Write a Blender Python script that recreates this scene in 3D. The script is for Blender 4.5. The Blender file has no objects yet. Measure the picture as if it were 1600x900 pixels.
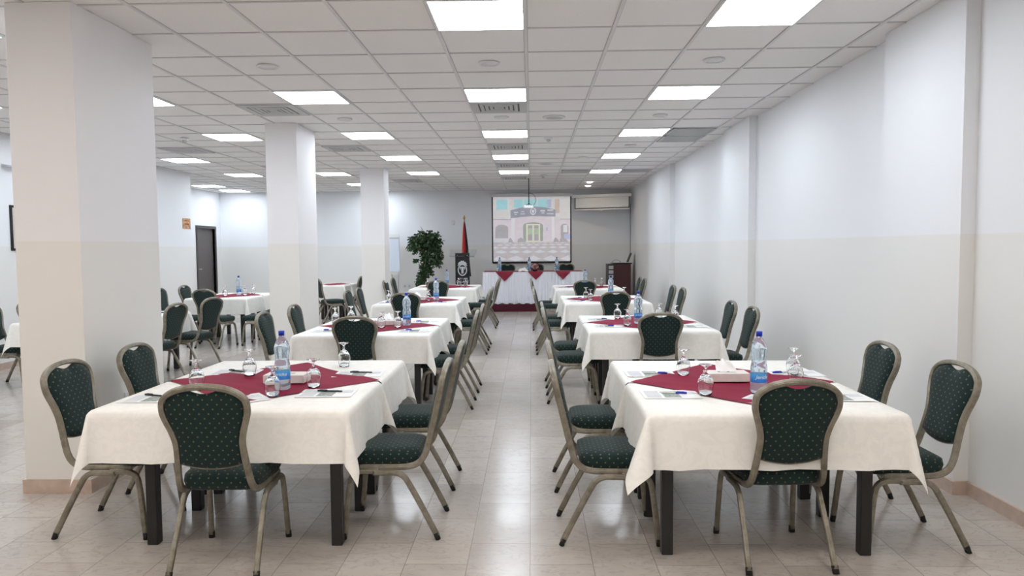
import bpy, bmesh, math, random
from mathutils import Vector, Matrix
random.seed(7)
SC = bpy.context.scene
COL = SC.collection
PI = math.pi

# ------------------------------------------------------------------ camera, light, exposure
def make_camera():
    f, yaw, pitch, roll = 1118.0, .0273, .0575, -.0078
    cy, sy, cp, sp, cr, sr = math.cos(yaw), math.sin(yaw), math.cos(pitch), math.sin(pitch), math.cos(roll), math.sin(roll)
    w = Vector((-sy*cp, cy*cp, -sp)); r = Vector((cy, sy, 0)); u = r.cross(w)
    r2 = cr*r + sr*u; u2 = -sr*r + cr*u
    cd = bpy.data.cameras.new('camera'); co = bpy.data.objects.new('camera', cd); COL.objects.link(co)
    cd.sensor_width = 36; cd.lens = 36*f/1600; cd.clip_end = 100; cd.clip_start = .05
    m = Matrix((r2, u2, -w)).transposed().to_4x4(); m.translation = Vector((0, 0, 1.5))
    co.matrix_world = m
    SC.camera = co
make_camera()
SC.view_settings.view_transform = 'Standard'
SC.view_settings.look = 'None'
SC.view_settings.gamma = 1
SC.view_settings.use_curve_mapping = False
SC.view_settings.exposure = 0.0
PANEL = 17.0           # ceiling panel emission
world = bpy.data.worlds.new('world'); SC.world = world; world.use_nodes = True
world.node_tree.nodes['Background'].inputs[0].default_value = (.8, .87, 1, 1)
world.node_tree.nodes['Background'].inputs[1].default_value = .35

H = 2.9745             # ceiling height
XR, XL, XD, YB, YF = 2.603, -6.70, -8.26, 18.9, -5.0

# ------------------------------------------------------------------ materials
def srgb(r, g, b):
    def c(v):
        v /= 255
        return v/12.92 if v <= .04045 else ((v+.055)/1.055)**2.4
    return (c(r), c(g), c(b), 1)
class NT:
    def __init__(s, name):
        s.m = bpy.data.materials.new(name); s.m.use_nodes = True
        s.t = s.m.node_tree; s.n = s.t.nodes; s.b = s.n['Principled BSDF']
    def node(s, typ, **kw):
        n = s.n.new(typ)
        for k, v in kw.items():
            if k.startswith('i_'):
                n.inputs[int(k[2:])].default_value = v
            else: setattr(n, k, v)
        return n
    def link(s, a, b): s.t.links.new(a, b)
    def math(s, op, a, b=None):
        n = s.n.new('ShaderNodeMath'); n.operation = op
        for i, v in enumerate((a, b)):
            if v is None: continue
            if isinstance(v, (int, float)): n.inputs[i].default_value = v
            else: s.link(v, n.inputs[i])
        return n.outputs[0]
    def mix(s, fac, a, b):
        n = s.n.new('ShaderNodeMix'); n.data_type = 'RGBA'
        for i, v in ((0, fac), (6, a), (7, b)):
            if hasattr(v, 'default_value') or hasattr(v, 'is_output'): s.link(v, n.inputs[i])
            else: n.inputs[i].default_value = v
        return n.outputs[2]
    def noise(s, scale, vec=None, detail=3, rough=.5):
        n = s.n.new('ShaderNodeTexNoise'); n.inputs['Scale'].default_value = scale
        n.inputs['Detail'].default_value = detail; n.inputs['Roughness'].default_value = rough
        if vec is not None: s.link(vec, n.inputs['Vector'])
        return n.outputs[0]
    def bump(s, h, strength, dist=.01):
        n = s.n.new('ShaderNodeBump'); n.inputs['Strength'].default_value = strength; n.inputs['Distance'].default_value = dist
        s.link(h, n.inputs['Height']); s.link(n.outputs[0], s.b.inputs['Normal'])
    def ramp(s, v, a, b, ca, cb):
        n = s.n.new('ShaderNodeMapRange'); n.inputs[1].default_value = a; n.inputs[2].default_value = b
        s.link(v, n.inputs[0]); return s.mix(n.outputs[0], ca, cb)

def plain(name, col, rough=.6, metal=0, emis=0, spec=.5, var=.06, scale=30):
    t = NT(name); tc = t.node('ShaderNodeTexCoord')
    nz = t.noise(scale, tc.outputs['Object'])
    dark = tuple(c*(1-var) for c in col[:3])+(1,); lite = tuple(min(1, c*(1+var)) for c in col[:3])+(1,)
    t.link(t.ramp(nz, .3, .7, dark, lite), t.b.inputs['Base Color'])
    t.b.inputs['Roughness'].default_value = rough; t.b.inputs['Metallic'].default_value = metal
    t.b.inputs['Specular IOR Level'].default_value = spec
    if emis:
        t.b.inputs['Emission Color'].default_value = col; t.b.inputs['Emission Strength'].default_value = emis
    return t.m

def wall_mat(name, up, low, line=1.555):
    t = NT(name); g = t.node('ShaderNodeNewGeometry'); sx = t.node('ShaderNodeSeparateXYZ')
    t.link(g.outputs['Position'], sx.inputs[0])
    f = t.math('GREATER_THAN', sx.outputs[2], line)
    c = t.mix(f, low, up)
    nz = t.noise(1.3, g.outputs['Position'], 4)
    c2 = t.mix(t.math('MULTIPLY', nz, .07), c, (.55, .55, .55, 1))
    t.link(c2, t.b.inputs['Base Color']); t.b.inputs['Roughness'].default_value = .48
    t.b.inputs['Specular IOR Level'].default_value = .35
    t.bump(t.noise(140, g.outputs['Position']), .05)
    return t.m
M = {}
M['wall'] = wall_mat('wall_paint', srgb(238, 240, 243), srgb(235, 234, 231))
M['colm'] = wall_mat('column_paint', srgb(238, 236, 237), srgb(233, 230, 224))

def floor_mat():
    t = NT('marble_tiles'); g = t.node('ShaderNodeNewGeometry'); sx = t.node('ShaderNodeSeparateXYZ')
    t.link(g.outputs['Position'], sx.inputs[0])
    cx = t.node('ShaderNodeCombineXYZ')
    t.link(t.math('ADD', sx.outputs[1], 50-3.38+.57*3), cx.inputs[0]); t.link(t.math('ADD', sx.outputs[0], 29.7+.015), cx.inputs[1])
    def brick(c1, c2, mo, ms):
        b = t.node('ShaderNodeTexBrick'); b.offset = .42; b.offset_frequency = 2; b.squash = 1
        t.link(cx.outputs[0], b.inputs['Vector'])
        b.inputs['Color1'].default_value = c1; b.inputs['Color2'].default_value = c2; b.inputs['Mortar'].default_value = mo
        b.inputs['Scale'].default_value = 1; b.inputs['Mortar Size'].default_value = ms; b.inputs['Mortar Smooth'].default_value = .3
        b.inputs['Bias'].default_value = 0; b.inputs['Brick Width'].default_value = .57; b.inputs['Row Height'].default_value = .297
        return b
    b = brick(srgb(187, 177, 168), srgb(166, 155, 146), srgb(104, 96, 90), .0018)
    rnd = brick((0, 0, 0, 1), (1, 1, 1, 1), (.5, .5, .5, 1), .0)
    # per-tile shifted vein coordinates
    vm = t.node('ShaderNodeVectorMath', operation='MULTIPLY_ADD')
    t.link(rnd.outputs['Color'], vm.inputs[0]); vm.inputs[1].default_value = (7, 13, 3); t.link(g.outputs['Position'], vm.inputs[2])
    mp = t.node('ShaderNodeMapping'); mp.inputs['Rotation'].default_value = (0, 0, .6); mp.inputs['Scale'].default_value = (1, 2.6, 1)
    t.link(vm.outputs[0], mp.inputs[0])
    n1 = t.node('ShaderNodeTexNoise'); n1.inputs['Scale'].default_value = 5; n1.inputs['Detail'].default_value = 6; n1.inputs['Distortion'].default_value = 1.6
    t.link(mp.outputs[0], n1.inputs['Vector'])
    vein = t.math('ABSOLUTE', t.math('SUBTRACT', n1.outputs[0], .5))
    veinf = t.node('ShaderNodeMapRange'); t.link(vein, veinf.inputs[0]); veinf.inputs[1].default_value = 0; veinf.inputs[2].default_value = .03
    veinf.inputs[3].default_value = .38; veinf.inputs[4].default_value = 0
    c = t.mix(veinf.outputs[0], b.outputs['Color'], srgb(120, 108, 98))
    n2 = t.noise(9, vm.outputs[0], 5, .65)
    c = t.mix(t.math('MULTIPLY', n2, .30), c, srgb(222, 218, 212))
    t.link(c, t.b.inputs['Base Color'])
    n3 = t.noise(2.2, g.outputs['Position'], 4)
    r = t.node('ShaderNodeMapRange'); t.link(n3, r.inputs[0]); r.inputs[3].default_value = .12; r.inputs[4].default_value = .26
    t.link(r.outputs[0], t.b.inputs['Roughness'])
    t.b.inputs['Specular IOR Level'].default_value = .5
    t.bump(b.outputs['Fac'], .15, -.002)
    return t.m
M['floor'] = floor_mat()
M['ceil'] = plain('ceiling_tile', srgb(240, 239, 237), .9, var=.015, scale=60, spec=.2)
M['tbar'] = plain('ceiling_tbar', srgb(222, 222, 222), .5, var=.01)
M['tedge'] = plain('ceiling_tile_gap', srgb(188, 187, 186), .8, var=.02)
M['skirt'] = plain('skirting_stone', srgb(196, 174, 158), .35, var=.12, scale=14)
def light_mat(name, col, st):
    t = NT(name); t.b.inputs['Base Color'].default_value = (.8, .8, .8, 1)
    t.b.inputs['Emission Color'].default_value = col; t.b.inputs['Emission Strength'].default_value = st
    return t.m
M['panel'] = light_mat('panel_diffuser', (.84, .915, 1, 1), PANEL)
M['panelwarm'] = light_mat('warm_panel_diffuser', (1, .95, .905, 1), PANEL*.88)
M['spot'] = light_mat('warm_spot_glow', (1, .86, .62, 1), 110)
M['white'] = plain('white_plastic', srgb(226, 226, 226), .4, var=.02)
M['vent'] = plain('vent_metal', srgb(190, 190, 190), .45, var=.03)
M['ventdark'] = plain('vent_inside', srgb(104, 103, 102), .8)
M['dark'] = plain('dark_metal', srgb(30, 29, 30), .45, var=.1)
M['black'] = plain('black_gloss', srgb(18, 18, 20), .25, var=.1)
M['rubber'] = plain('black_rubber', srgb(24, 23, 22), .8)
M['wood'] = plain('dark_table_wood', srgb(62, 44, 34), .5, var=.2)
M['door'] = plain('grey_brown_door', srgb(92, 86, 84), .45, var=.06, scale=5)
M['doorf'] = plain('door_frame', srgb(66, 60, 58), .45, var=.06)
M['steel'] = plain('brushed_steel', srgb(190, 190, 190), .3, metal=.9)
M['maroonwood'] = plain('mahogany_panel', srgb(70, 26, 30), .4, var=.15, scale=6)
M['carpet'] = plain('maroon_carpet', srgb(74, 16, 34), .95, var=.15, scale=120)
M['paper'] = plain('paper_white', srgb(235, 236, 236), .6, var=.01)
M['tissue'] = plain('tissue_white', srgb(245, 243, 242), .8, var=.02)
M['box'] = plain('tissue_box_card', srgb(228, 220, 214), .5, var=.03)
M['bluepen'] = plain('blue_pen', srgb(40, 40, 170), .3)
M['blackpen'] = plain('black_pen', srgb(30, 30, 40), .3)
M['cap'] = plain('blue_cap', srgb(28, 58, 190), .35)
M['print'] = plain('printed_photo_patch', srgb(150, 158, 150), .6, var=.5, scale=60)
M['ink'] = plain('grey_print_lines', srgb(178, 180, 184), .6)

def frame_mat():
    t = NT('champagne_frame'); tc = t.node('ShaderNodeTexCoord')
    n = t.noise(18, tc.outputs['Object'], 5, .7)
    c = t.ramp(n, .35, .7, srgb(154, 148, 135), srgb(117, 109, 94))
    n2 = t.noise(70, tc.outputs['Object'], 4, .8)
    mr = t.node('ShaderNodeMapRange'); t.link(n2, mr.inputs[0]); mr.inputs[1].default_value = .66; mr.inputs[2].default_value = .72
    c = t.mix(mr.outputs[0], c, srgb(84, 66, 50))
    t.link(c, t.b.inputs['Base Color']); t.b.inputs['Metallic'].default_value = .55; t.b.inputs['Roughness'].default_value = .36
    return t.m
M['frame'] = frame_mat()

def chair_fabric():
    t = NT('green_dotted_fabric'); uv = t.node('ShaderNodeTexCoord')
    def lattice(off):
        mp = t.node('ShaderNodeMapping'); mp.inputs['Scale'].default_value = (1/.042, 1/.044, 1); mp.inputs['Location'].default_value = (off, off, 0)
        t.link(uv.outputs['UV'], mp.inputs[0])
        fr = t.node('ShaderNodeVectorMath', operation='FRACTION'); t.link(mp.outputs[0], fr.inputs[0])
        sb = t.node('ShaderNodeVectorMath', operation='SUBTRACT'); t.link(fr.outputs[0], sb.inputs[0]); sb.inputs[1].default_value = (.5, .5, 0)
        ml = t.node('ShaderNodeVectorMath', operation='MULTIPLY'); t.link(sb.outputs[0], ml.inputs[0]); ml.inputs[1].default_value = (.042, .044, 0)
        ab = t.node('ShaderNodeVectorMath', operation='ABSOLUTE'); t.link(ml.outputs[0], ab.inputs[0])
        s = t.node('ShaderNodeSeparateXYZ'); t.link(ab.outputs[0], s.inputs[0])
        return t.math('ADD', s.outputs[0], s.outputs[1])
    d = t.math('MINIMUM', lattice(0), lattice(.5))
    f = t.math('LESS_THAN', d, .0047)
    nz = t.noise(600, uv.outputs['Object'], 2)
    base = t.ramp(nz, .3, .7, srgb(17, 34, 34), srgb(27, 49, 47))
    c = t.mix(f, base, srgb(104, 100, 78))
    t.link(c, t.b.inputs['Base Color']); t.b.inputs['Roughness'].default_value = .85
    t.b.inputs['Specular IOR Level'].default_value = .25
    t.b.inputs['Sheen Weight'].default_value = .08
    t.bump(nz, .25, .001)
    return t.m
M['fabric'] = chair_fabric()

def cloth_mat(name, col, damask=.1):
    t = NT(name); tc = t.node('ShaderNodeTexCoord')
    n = t.node('ShaderNodeTexNoise'); n.inputs['Scale'].default_value = 11; n.inputs['Detail'].default_value = 2; n.inputs['Distortion'].default_value = 2.5
    t.link(tc.outputs['Object'], n.inputs['Vector'])
    mr = t.node('ShaderNodeMapRange'); t.link(n.outputs[0], mr.inputs[0]); mr.inputs[1].default_value = .49; mr.inputs[2].default_value = .53
    c = t.mix(t.math('MULTIPLY', mr.outputs[0], damask), col, tuple(v*.8 for v in col[:3])+(1,))
    t.link(c, t.b.inputs['Base Color'])
    rr = t.node('ShaderNodeMapRange'); t.link(mr.outputs[0], rr.inputs[0]); rr.inputs[3].default_value = .5; rr.inputs[4].default_value = .68
    if damask: t.link(rr.outputs[0], t.b.inputs['Roughness'])
    else: t.b.inputs['Roughness'].default_value = .75
    t.b.inputs['Specular IOR Level'].default_value = .4 if damask else .2
    t.bump(t.math('ADD', t.math('MULTIPLY', t.noise(260, tc.outputs['Object'], 2), .06), t.noise(5, tc.outputs['Object'], 4, .6)), .35, .012)
    return t.m
M['cloth'] = cloth_mat('ivory_damask_cloth', srgb(243, 240, 233), .16)
M['maroon'] = cloth_mat('maroon_cloth', srgb(136, 24, 56), .0)
M['redcloth'] = cloth_mat('crimson_cloth', srgb(134, 26, 48), .05)
M['skirtcloth'] = cloth_mat('white_skirt_cloth', srgb(232, 232, 238), .02)

def glass_mat(name, col, ior, rough=0, trans=1):
    t = NT(name); t.b.inputs['Base Color'].default_value = col
    t.b.inputs['Transmission Weight'].default_value = 1; t.b.inputs['IOR'].default_value = ior; t.b.inputs['Roughness'].default_value = rough
    t.b.inputs['Transmission Weight'].default_value = trans
    return t.m
M['glass'] = glass_mat('clear_glass', (.97, .98, .98, 1), 1.45)
M['bottle'] = glass_mat('water_in_plastic', (.74, .87, .97, 1), 1.25, 0, .78)
M['acrylic'] = glass_mat('acrylic', (.93, .95, .95, 1), 1.2)

# ------------------------------------------------------------------ mesh helpers
def tagp(o, label=None, cat=None, group=None, kind=None):
    if label: o['label'] = label
    if cat: o['category'] = cat
    if group: o['group'] = group
    if kind: o['kind'] = kind
    return o
def link(o, parent=None):
    COL.objects.link(o)
    if parent is not None: o.parent = parent
    return o
def empty(name, label, cat, loc=(0, 0, 0), rz=0, group=None):
    o = bpy.data.objects.new(name, None); o.empty_display_size = .1
    o.location = loc; o.rotation_euler = (0, 0, rz)
    COL.objects.link(o); return tagp(o, label, cat, group)
def copy_tree(o, parent=None):
    c = o.copy(); COL.objects.link(c); c.parent = parent
    for ch in list(o.children): copy_tree(ch, c)
    return c

class MB:
    """collects shapes of ONE object"""
    def __init__(s): s.bm = bmesh.new(); s.mi = 0
    def _faces(s, fs, smooth=False):
        for f in fs: f.material_index = s.mi; f.smooth = smooth
    def box(s, x0, x1, y0, y1, z0, z1, bevel=0):
        r = bmesh.ops.create_cube(s.bm, size=1)
        vs = r['verts']
        for v in vs: v.co = Vector(((x0+x1)/2+v.co.x*(x1-x0), (y0+y1)/2+v.co.y*(y1-y0), (z0+z1)/2+v.co.z*(z1-z0)))
        fs = set(f for v in vs for f in v.link_faces); s._faces(fs)
        if bevel:
            es = set(e for v in vs for e in v.link_edges)
            rb = bmesh.ops.bevel(s.bm, geom=list(es), offset=bevel, segments=2, affect='EDGES', profile=.5)
            s._faces(rb['faces'], True)
        return s
    def lathe(s, prof, c=(0, 0, 0), seg=24, close=True, smooth=True):
        rings = []
        for r, z in prof:
            if r < 1e-6: rings.append([s.bm.verts.new((c[0], c[1], c[2]+z))])
            else: rings.append([s.bm.verts.new((c[0]+r*math.cos(2*PI*k/seg), c[1]+r*math.sin(2*PI*k/seg), c[2]+z)) for k in range(seg)])
        fs = []
        for a, b in zip(rings, rings[1:]):
            for k in range(seg):
                k2 = (k+1) % seg
                q = [a[k % len(a)], a[k2 % len(a)], b[k2 % len(b)], b[k % len(b)]]
                u = []
                for v in q:
                    if v not in u: u.append(v)
                if len(u) > 2: fs.append(s.bm.faces.new(u))
        if close:
            for rg in (rings[0], rings[-1]):
                if len(rg) > 2: fs.append(s.bm.faces.new(rg))
        s._faces(fs, smooth); return s
    def tube(s, pts, r, seg=8, smooth=True, prof=None, scale=None, n0=None):
        pts = [Vector(p) for p in pts]; rings = []
        t0 = (pts[1]-pts[0]).normalized()
        n = Vector(n0) if n0 else (Vector((1, 0, 0)) if abs(t0.x) < .8 else Vector((0, 1, 0)))
        n = (n - t0*n.dot(t0)).normalized()
        for i, p in enumerate(pts):
            if i == 0: t = t0
            elif i == len(pts)-1: t = (pts[-1]-pts[-2]).normalized()
            else: t = ((pts[i+1]-p).normalized()+(p-pts[i-1]).normalized()).normalized()
            n = (n - t*n.dot(t)).normalized(); b = t.cross(n)
            k = scale[i] if scale else 1
            rr = r[i] if isinstance(r, (list, tuple)) else r
            if prof: rings.append([s.bm.verts.new(p+n*(a*k)+b*(c*k)) for a, c in prof])
            else: rings.append([s.bm.verts.new(p+n*(rr*math.cos(2*PI*j/seg))+b*(rr*math.sin(2*PI*j/seg))) for j in range(seg)])
        fs = []
        m = len(rings[0])
        for a, b in zip(rings, rings[1:]):
            for j in range(m): fs.append(s.bm.faces.new((a[j], a[(j+1) % m], b[(j+1) % m], b[j])))
        s._faces(fs, smooth)
        caps = [s.bm.faces.new(rings[0][::-1]), s.bm.faces.new(rings[-1])]
        s._faces(caps); return s
    def grid(s, P, smooth=True, skip=None):
        V = [[s.bm.verts.new(p) for p in row] for row in P]; fs = []
        for i in range(len(V)-1):
            for j in range(len(V[0])-1):
                if skip and skip(i, j): continue
                fs.append(s.bm.faces.new((V[i][j], V[i][j+1], V[i+1][j+1], V[i+1][j])))
        s._faces(fs, smooth); return V
    def poly(s, pts, smooth=False):
        f = s.bm.faces.new([s.bm.verts.new(p) for p in pts]); s._faces([f], smooth); return f
    def prism(s, pts, d):
        """extrude polygon pts (3D) by vector d"""
        d = Vector(d); A = [s.bm.verts.new(p) for p in pts]; B = [s.bm.verts.new(Vector(p)+d) for p in pts]
        fs = [s.bm.faces.new(A[::-1]), s.bm.faces.new(B)]
        n = len(A)
        for i in range(n): fs.append(s.bm.faces.new((A[i], A[(i+1) % n], B[(i+1) % n], B[i])))
        s._faces(fs); return s
    def boxuv(s):
        uv = s.bm.loops.layers.uv.verify()
        for f in s.bm.faces:
            n = f.normal; ax = max(range(3), key=lambda i: abs(n[i])*(1.25 if i == 2 else 1))
            for l in f.loops:
                c = l.vert.co
                l[uv].uv = (c.x, c.z) if ax == 1 else ((c.y, c.z) if ax == 0 else (c.x, c.y))
    def mesh(s, name, mats, uv=False):
        bmesh.ops.recalc_face_normals(s.bm, faces=s.bm.faces)
        s.bm.normal_update()
        if uv: s.boxuv()
        me = bpy.data.meshes.new(name); s.bm.to_mesh(me); s.bm.free()
        for m in (mats if isinstance(mats, (list, tuple)) else [mats]): me.materials.append(M[m] if isinstance(m, str) else m)
        return me
    def obj(s, name, mats, parent=None, loc=(0, 0, 0), uv=False, label=None):
        o = bpy.data.objects.new(name, s.mesh(name, mats, uv)); o.location = loc
        link(o, parent)
        if label: o['label'] = label
        return o
def struct(o): o['kind'] = 'structure'; return o
def spline(pts, n=6, closed=False):
    pts = [Vector(p) for p in pts]; out = []
    for i in range(len(pts)-1):
        p0 = pts[max(i-1, 0)]; p1 = pts[i]; p2 = pts[i+1]; p3 = pts[min(i+2, len(pts)-1)]
        for k in range(n):
            t = k/n; t2 = t*t; t3 = t2*t
            out.append(.5*((2*p1)+(-p0+p2)*t+(2*p0-5*p1+4*p2-p3)*t2+(-p0+3*p1-3*p2+p3)*t3))
    out.append(pts[-1]); return out
def lerp_tab(tab, x):
    if x <= tab[0][0]: return tab[0][1]
    for (a, u), (b, v) in zip(tab, tab[1:]):
        if x <= b: return u+(v-u)*(x-a)/(b-a)
    return tab[-1][1]

# ------------------------------------------------------------------ room shell
struct(MB().box(XD-.3, XR+.3, YF-.3, YB+.3, -.1, 0).obj('floor', 'floor'))
struct(MB().box(XD-.3, XR+.3, YF-.3, YB+.3, H+.008, H+.12).obj('ceiling', 'ceil'))
g = MB()
GX0, GY0 = -.03, 4.95
xs = [GX0+.6*k for k in range(-14, 5)]
for x in xs:
    if x > XR or x < XD: continue
    y0, y1 = (YF, YB)
    if x < XL: y0 = 14.0
    g.mi = 0; g.box(x-.011, x+.011, y0, y1, H, H+.0075)
    g.mi = 1; g.box(x-.015, x-.011, y0, y1, H+.0055, H+.0078); g.box(x+.011, x+.015, y0, y1, H+.0055, H+.0078)
ys = [GY0+.6*k for k in range(-16, 24)]
for y in ys:
    x0 = XD if y > 14.0 else XL
    g.mi = 0; g.box(x0, XR, y-.006, y+.006, H+.0005, H+.0075)
    g.mi = 1; g.box(x0, XR, y-.009, y-.006, H+.0055, H+.0078); g.box(x0, XR, y+.006, y+.009, H+.0055, H+.0078)
struct(g.obj('trim_1', ['tbar', 'tedge']))

# right wall with its three pilasters
w = MB()
w.box(XR, XR+.2, YF, YB, 0, H+.01)
for a, b in ((4.28, 5.23), (8.4, 9.5), (13.1, 15.5)): w.box(XR-.085, XR+.05, a, b, 0, H+.007)
struct(w.obj('wall_right', 'wall'))
# left wall with a shallow niche, and the deeper recess with the door
w = MB()
w.box(XL-.2, XL, YF, 8.95, 0, H+.01)
w.box(XL-.2, XL-.16, 8.95, 10.6, 0, H+.01)
w.box(XL-.16, XL, 8.95, 10.6, 2.6, H+.01)
w.box(XL-.2, XL, 10.6, 14.0, 0, H+.01)
w.box(XD, XL-.2, 13.8, 14.0, 0, H+.01)
struct(w.obj('wall_left', 'wall'))
w = MB()
DY0, DY1, DZ = 17.52, 18.5, 2.02
w.box(XD-.2, XD, 13.8, DY0, 0, H+.01); w.box(XD-.2, XD, DY1, YB, 0, H+.01); w.box(XD-.2, XD, DY0, DY1, DZ, H+.01)
struct(w.obj('wall_left_recess', 'wall'))
struct(MB().box(XD-.2, XR+.2, YB, YB+.2, 0, H+.01).obj('wall_back', 'wall'))
struct(MB().box(XD-.2, XR+.2, YF-.2, YF, 0, H+.01).obj('wall_front', 'wall'))
for nm, (a, b, c, d) in {'front': (-3.14, -2.735, 4.28, 5.2), 'middle': (-3.135, -2.765, 8.46, 9.2), 'far': (-3.17, -2.73, 13.3, 13.75)}.items():
    struct(MB().box(a, b, c, d, 0, H+.007, bevel=.004).obj('wall_column_'+nm, 'colm'))
    k = MB(); t = .014
    for q in ((a-t, b+t, c-t, c), (a-t, b+t, d, d+t), (a-t, a, c, d), (b, b+t, c, d)): k.box(q[0], q[1], q[2], q[3], 0, .085)
    struct(k.obj('baseboard_column_'+nm, 'skirt'))
k = MB(); t = .015; hh = .08
P = XR-.085
k.box(XR-t, XR, YF, 4.28, 0, hh); k.box(P-t, XR, 4.28-t, 4.28, 0, hh); k.box(P-t, P, 4.28, 5.23, 0, hh); k.box(XR-t, XR, 5.23, 8.4, 0, hh)
k.box(P-t, P, 8.4, 9.5, 0, hh); k.box(XR-t, XR, 9.5, 13.1, 0, hh); k.box(P-t, P, 13.1, 15.5, 0, hh); k.box(XR-t, XR, 15.5, YB, 0, hh)
struct(k.obj('baseboard_right', 'skirt'))
k = MB(); k.box(XL, XL+t, YF, 14.0, 0, hh); k.box(XD, XL, 14.0, 14.0+t, 0, hh); k.box(XD, XD+t, 14.0, DY0-.06, 0, hh)
struct(k.obj('baseboard_left', 'skirt'))
struct(MB().box(XD, XR, YB-t, YB, 0, hh).obj('baseboard_back', 'skirt'))
# door
d = struct(MB().box(XD-.09, XD-.05, DY0, DY1, .01, DZ).obj('door_1', 'door'))
f = MB(); f.box(XD-.1, XD+.02, DY0-.07, DY0, 0, DZ+.07); f.box(XD-.1, XD+.02, DY1, DY1+.07, 0, DZ+.07); f.box(XD-.1, XD+.02, DY0, DY1, DZ, DZ+.07)
f.obj('door_frame', 'doorf', d)
hnd = MB(); hnd.tube([(XD-.05, DY0+.08, 1.0), (XD+.0, DY0+.08, 1.0)], .011); hnd.tube([(XD+.0, DY0+.08, 1.0), (XD+.0, DY0+.2, 1.0)], .01)
hnd.box(XD-.051, XD-.046, DY0+.055, DY0+.105, .9, 1.1); hnd.obj('door_handle', 'steel', d)

# ------------------------------------------------------------------ ceiling fittings
def panel_proto():
    t = empty('ceiling_light', 'x', 'ceiling light')
    f = MB()
    for q in ((-.3, .3, -.3, -.285), (-.3, .3, .285, .3), (-.3, -.285, -.285, .285), (.285, .3, -.285, .285)): f.box(q[0], q[1], q[2], q[3], -.006, .004)
    f.obj('frame', 'white', t)
    MB().box(-.285, .285, -.285, .285, -.004, .002).obj('diffuser', 'panel', t)
    return t
ordn = ['nearest', 'second', 'third', 'fourth', 'fifth', 'sixth', 'seventh', 'eighth']
cols = [
    (-.33, 'in the row over the aisle', [4.65, 7.05, 9.45, 11.85, 14.25]),
    (1.47, 'in the row nearest the right wall', [4.65, 7.05, 9.45, 11.85, 14.25]),
    (-2.13, 'in the row right of the middle column', [7.05, 9.45, 11.85, 14.25]),
    (-3.93, 'in the row left of the columns', [7.05, 9.45, 11.85, 14.25, 16.65, 18.15]),  # last panel added out of sight to brighten the back left wall
    (-5.73, 'in the row over the far left tables', [7.05, 9.45, 11.85, 14.25, 16.65]),  # first two and last panels are unseen additions that brighten the left side
    (-7.53, 'in the recess by the grey door', [16.65, 18.15])]
proto = panel_proto(); first = True
for x, what, yy in cols:
    for i, y in enumerate(yy):
        o = proto if first else copy_tree(proto); first = False
        o.location = (x, y, H); o['group'] = 'square ceiling light panels'
        pos = ordn[i] if i < len(yy)-1 else 'farthest'
        o['label'] = 'bright square ceiling light panel, %s %s' % (pos, what)
warm = None
# unseen rows behind the viewpoint; extras and warm tint added to light camera-facing faces
for x, y in ((-.33, 2.25), (1.47, 2.25), (-.33, -.15), (1.47, -.15), (-2.13, -.15), (-2.13, 2.25), (-2.13, -2.55), (-3.93, 2.25), (-3.93, -.15), (-.33, -2.55), (1.47, -2.55), (-3.93, -2.55), (-5.73, 2.25), (-5.73, -.15), (-3.93, 4.65), (-5.73, 4.65)):
    o = copy_tree(proto); o.location = (x, y, H); o['group'] = 'ceiling panels behind the viewpoint'
    if y < 3:
        df = [c for c in o.children if c.name.startswith('diffuser')][0]
        if warm is None: warm = df.data.copy(); warm.materials.clear(); warm.materials.append(M['panelwarm'])
        df.data = warm
    o['label'] = 'ceiling light panel out of view, %s, %s' % ({-.33: 'over the aisle', 1.47: 'by the right wall', -2.13: 'left of the aisle', -3.93: 'left of front column', -5.73: 'by left wall'}[x], {4.65: 'level with front column', 2.25: 'nearest row', -.15: 'middle row', -2.55: 'last row'}[y])

def diffuser_vent(cx, cy, label, group='square air vents in the ceiling'):
    t = empty('ceiling_vent', label, 'vent', (cx, cy, H), 0, group)
    f = MB()
    f.box(-.05, .05, -.05, .05, -.012, -.004)
    for a, b in ((.295, .215), (.196, .160), (.145, .112), (.095, .066)):
        z0, z1 = (-.010, 0) if a > .2 else (-.012, -.004)
        f.box(-a, a, -a, -b, z0, z1); f.box(-a, a, b, a, z0, z1); f.box(-a, -b, -b, b, z0, z1); f.box(b, a, -b, b, z0, z1)
    f.obj('louvre', 'vent', t)
    MB().box(-.23, .23, -.23, .23, -.003, .003).obj('duct_opening', 'ventdark', t)
    return t
for i, (x, y) in enumerate(((-.33, 7.65), (-.33, 10.65), (-.33, 13.05), (-.33, 15.45))):
    diffuser_vent(x, y, 'square louvred air vent over the aisle, %s from camera' % ['nearest', 'second', 'third', 'farthest'][i])
for x, y, l in ((-2.73, 7.65, 'square louvred air vent right of front column, before the middle column'),
                (-2.73, 10.65, 'square louvred air vent just right behind the middle column top'),
                (-2.73, 15.9, 'square louvred air vent right behind the far column top'),
                (-5.13, 10.65, 'square louvred air vent over the far left table'),
                (-4.53, 13.05, 'small square air vent left of the middle column top')):
    diffuser_vent(x, y, l)
def slot_grille(x0, x1, y0, y1, label):
    t = empty('ceiling_grille', label, 'vent', ((x0+x1)/2, (y0+y1)/2, H), 0, 'flat return grilles in the ceiling')
    a, b = (x1-x0)/2, (y1-y0)/2
    f = MB(); f.box(-a, a, -b, -b+.03, -.008, 0); f.box(-a, a, b-.03, b, -.008, 0); f.box(-a, -a+.03, -b, b, -.008, 0); f.box(a-.03, a, -b, b, -.008, 0)
    f.obj('frame', 'vent', t)
    s = MB(); n = int(b*2/.03)
    for k in range(n): y = -b+.03+(2*b-.06)*k/n; s.box(-a+.03, a-.03, y, y+.016, -.006, 0)
    s.obj('slats', 'vent', t)
    MB().box(-a+.03, a-.03, -b+.03, b-.03, -.001, .003).obj('duct_opening', 'vent', t)
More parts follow.
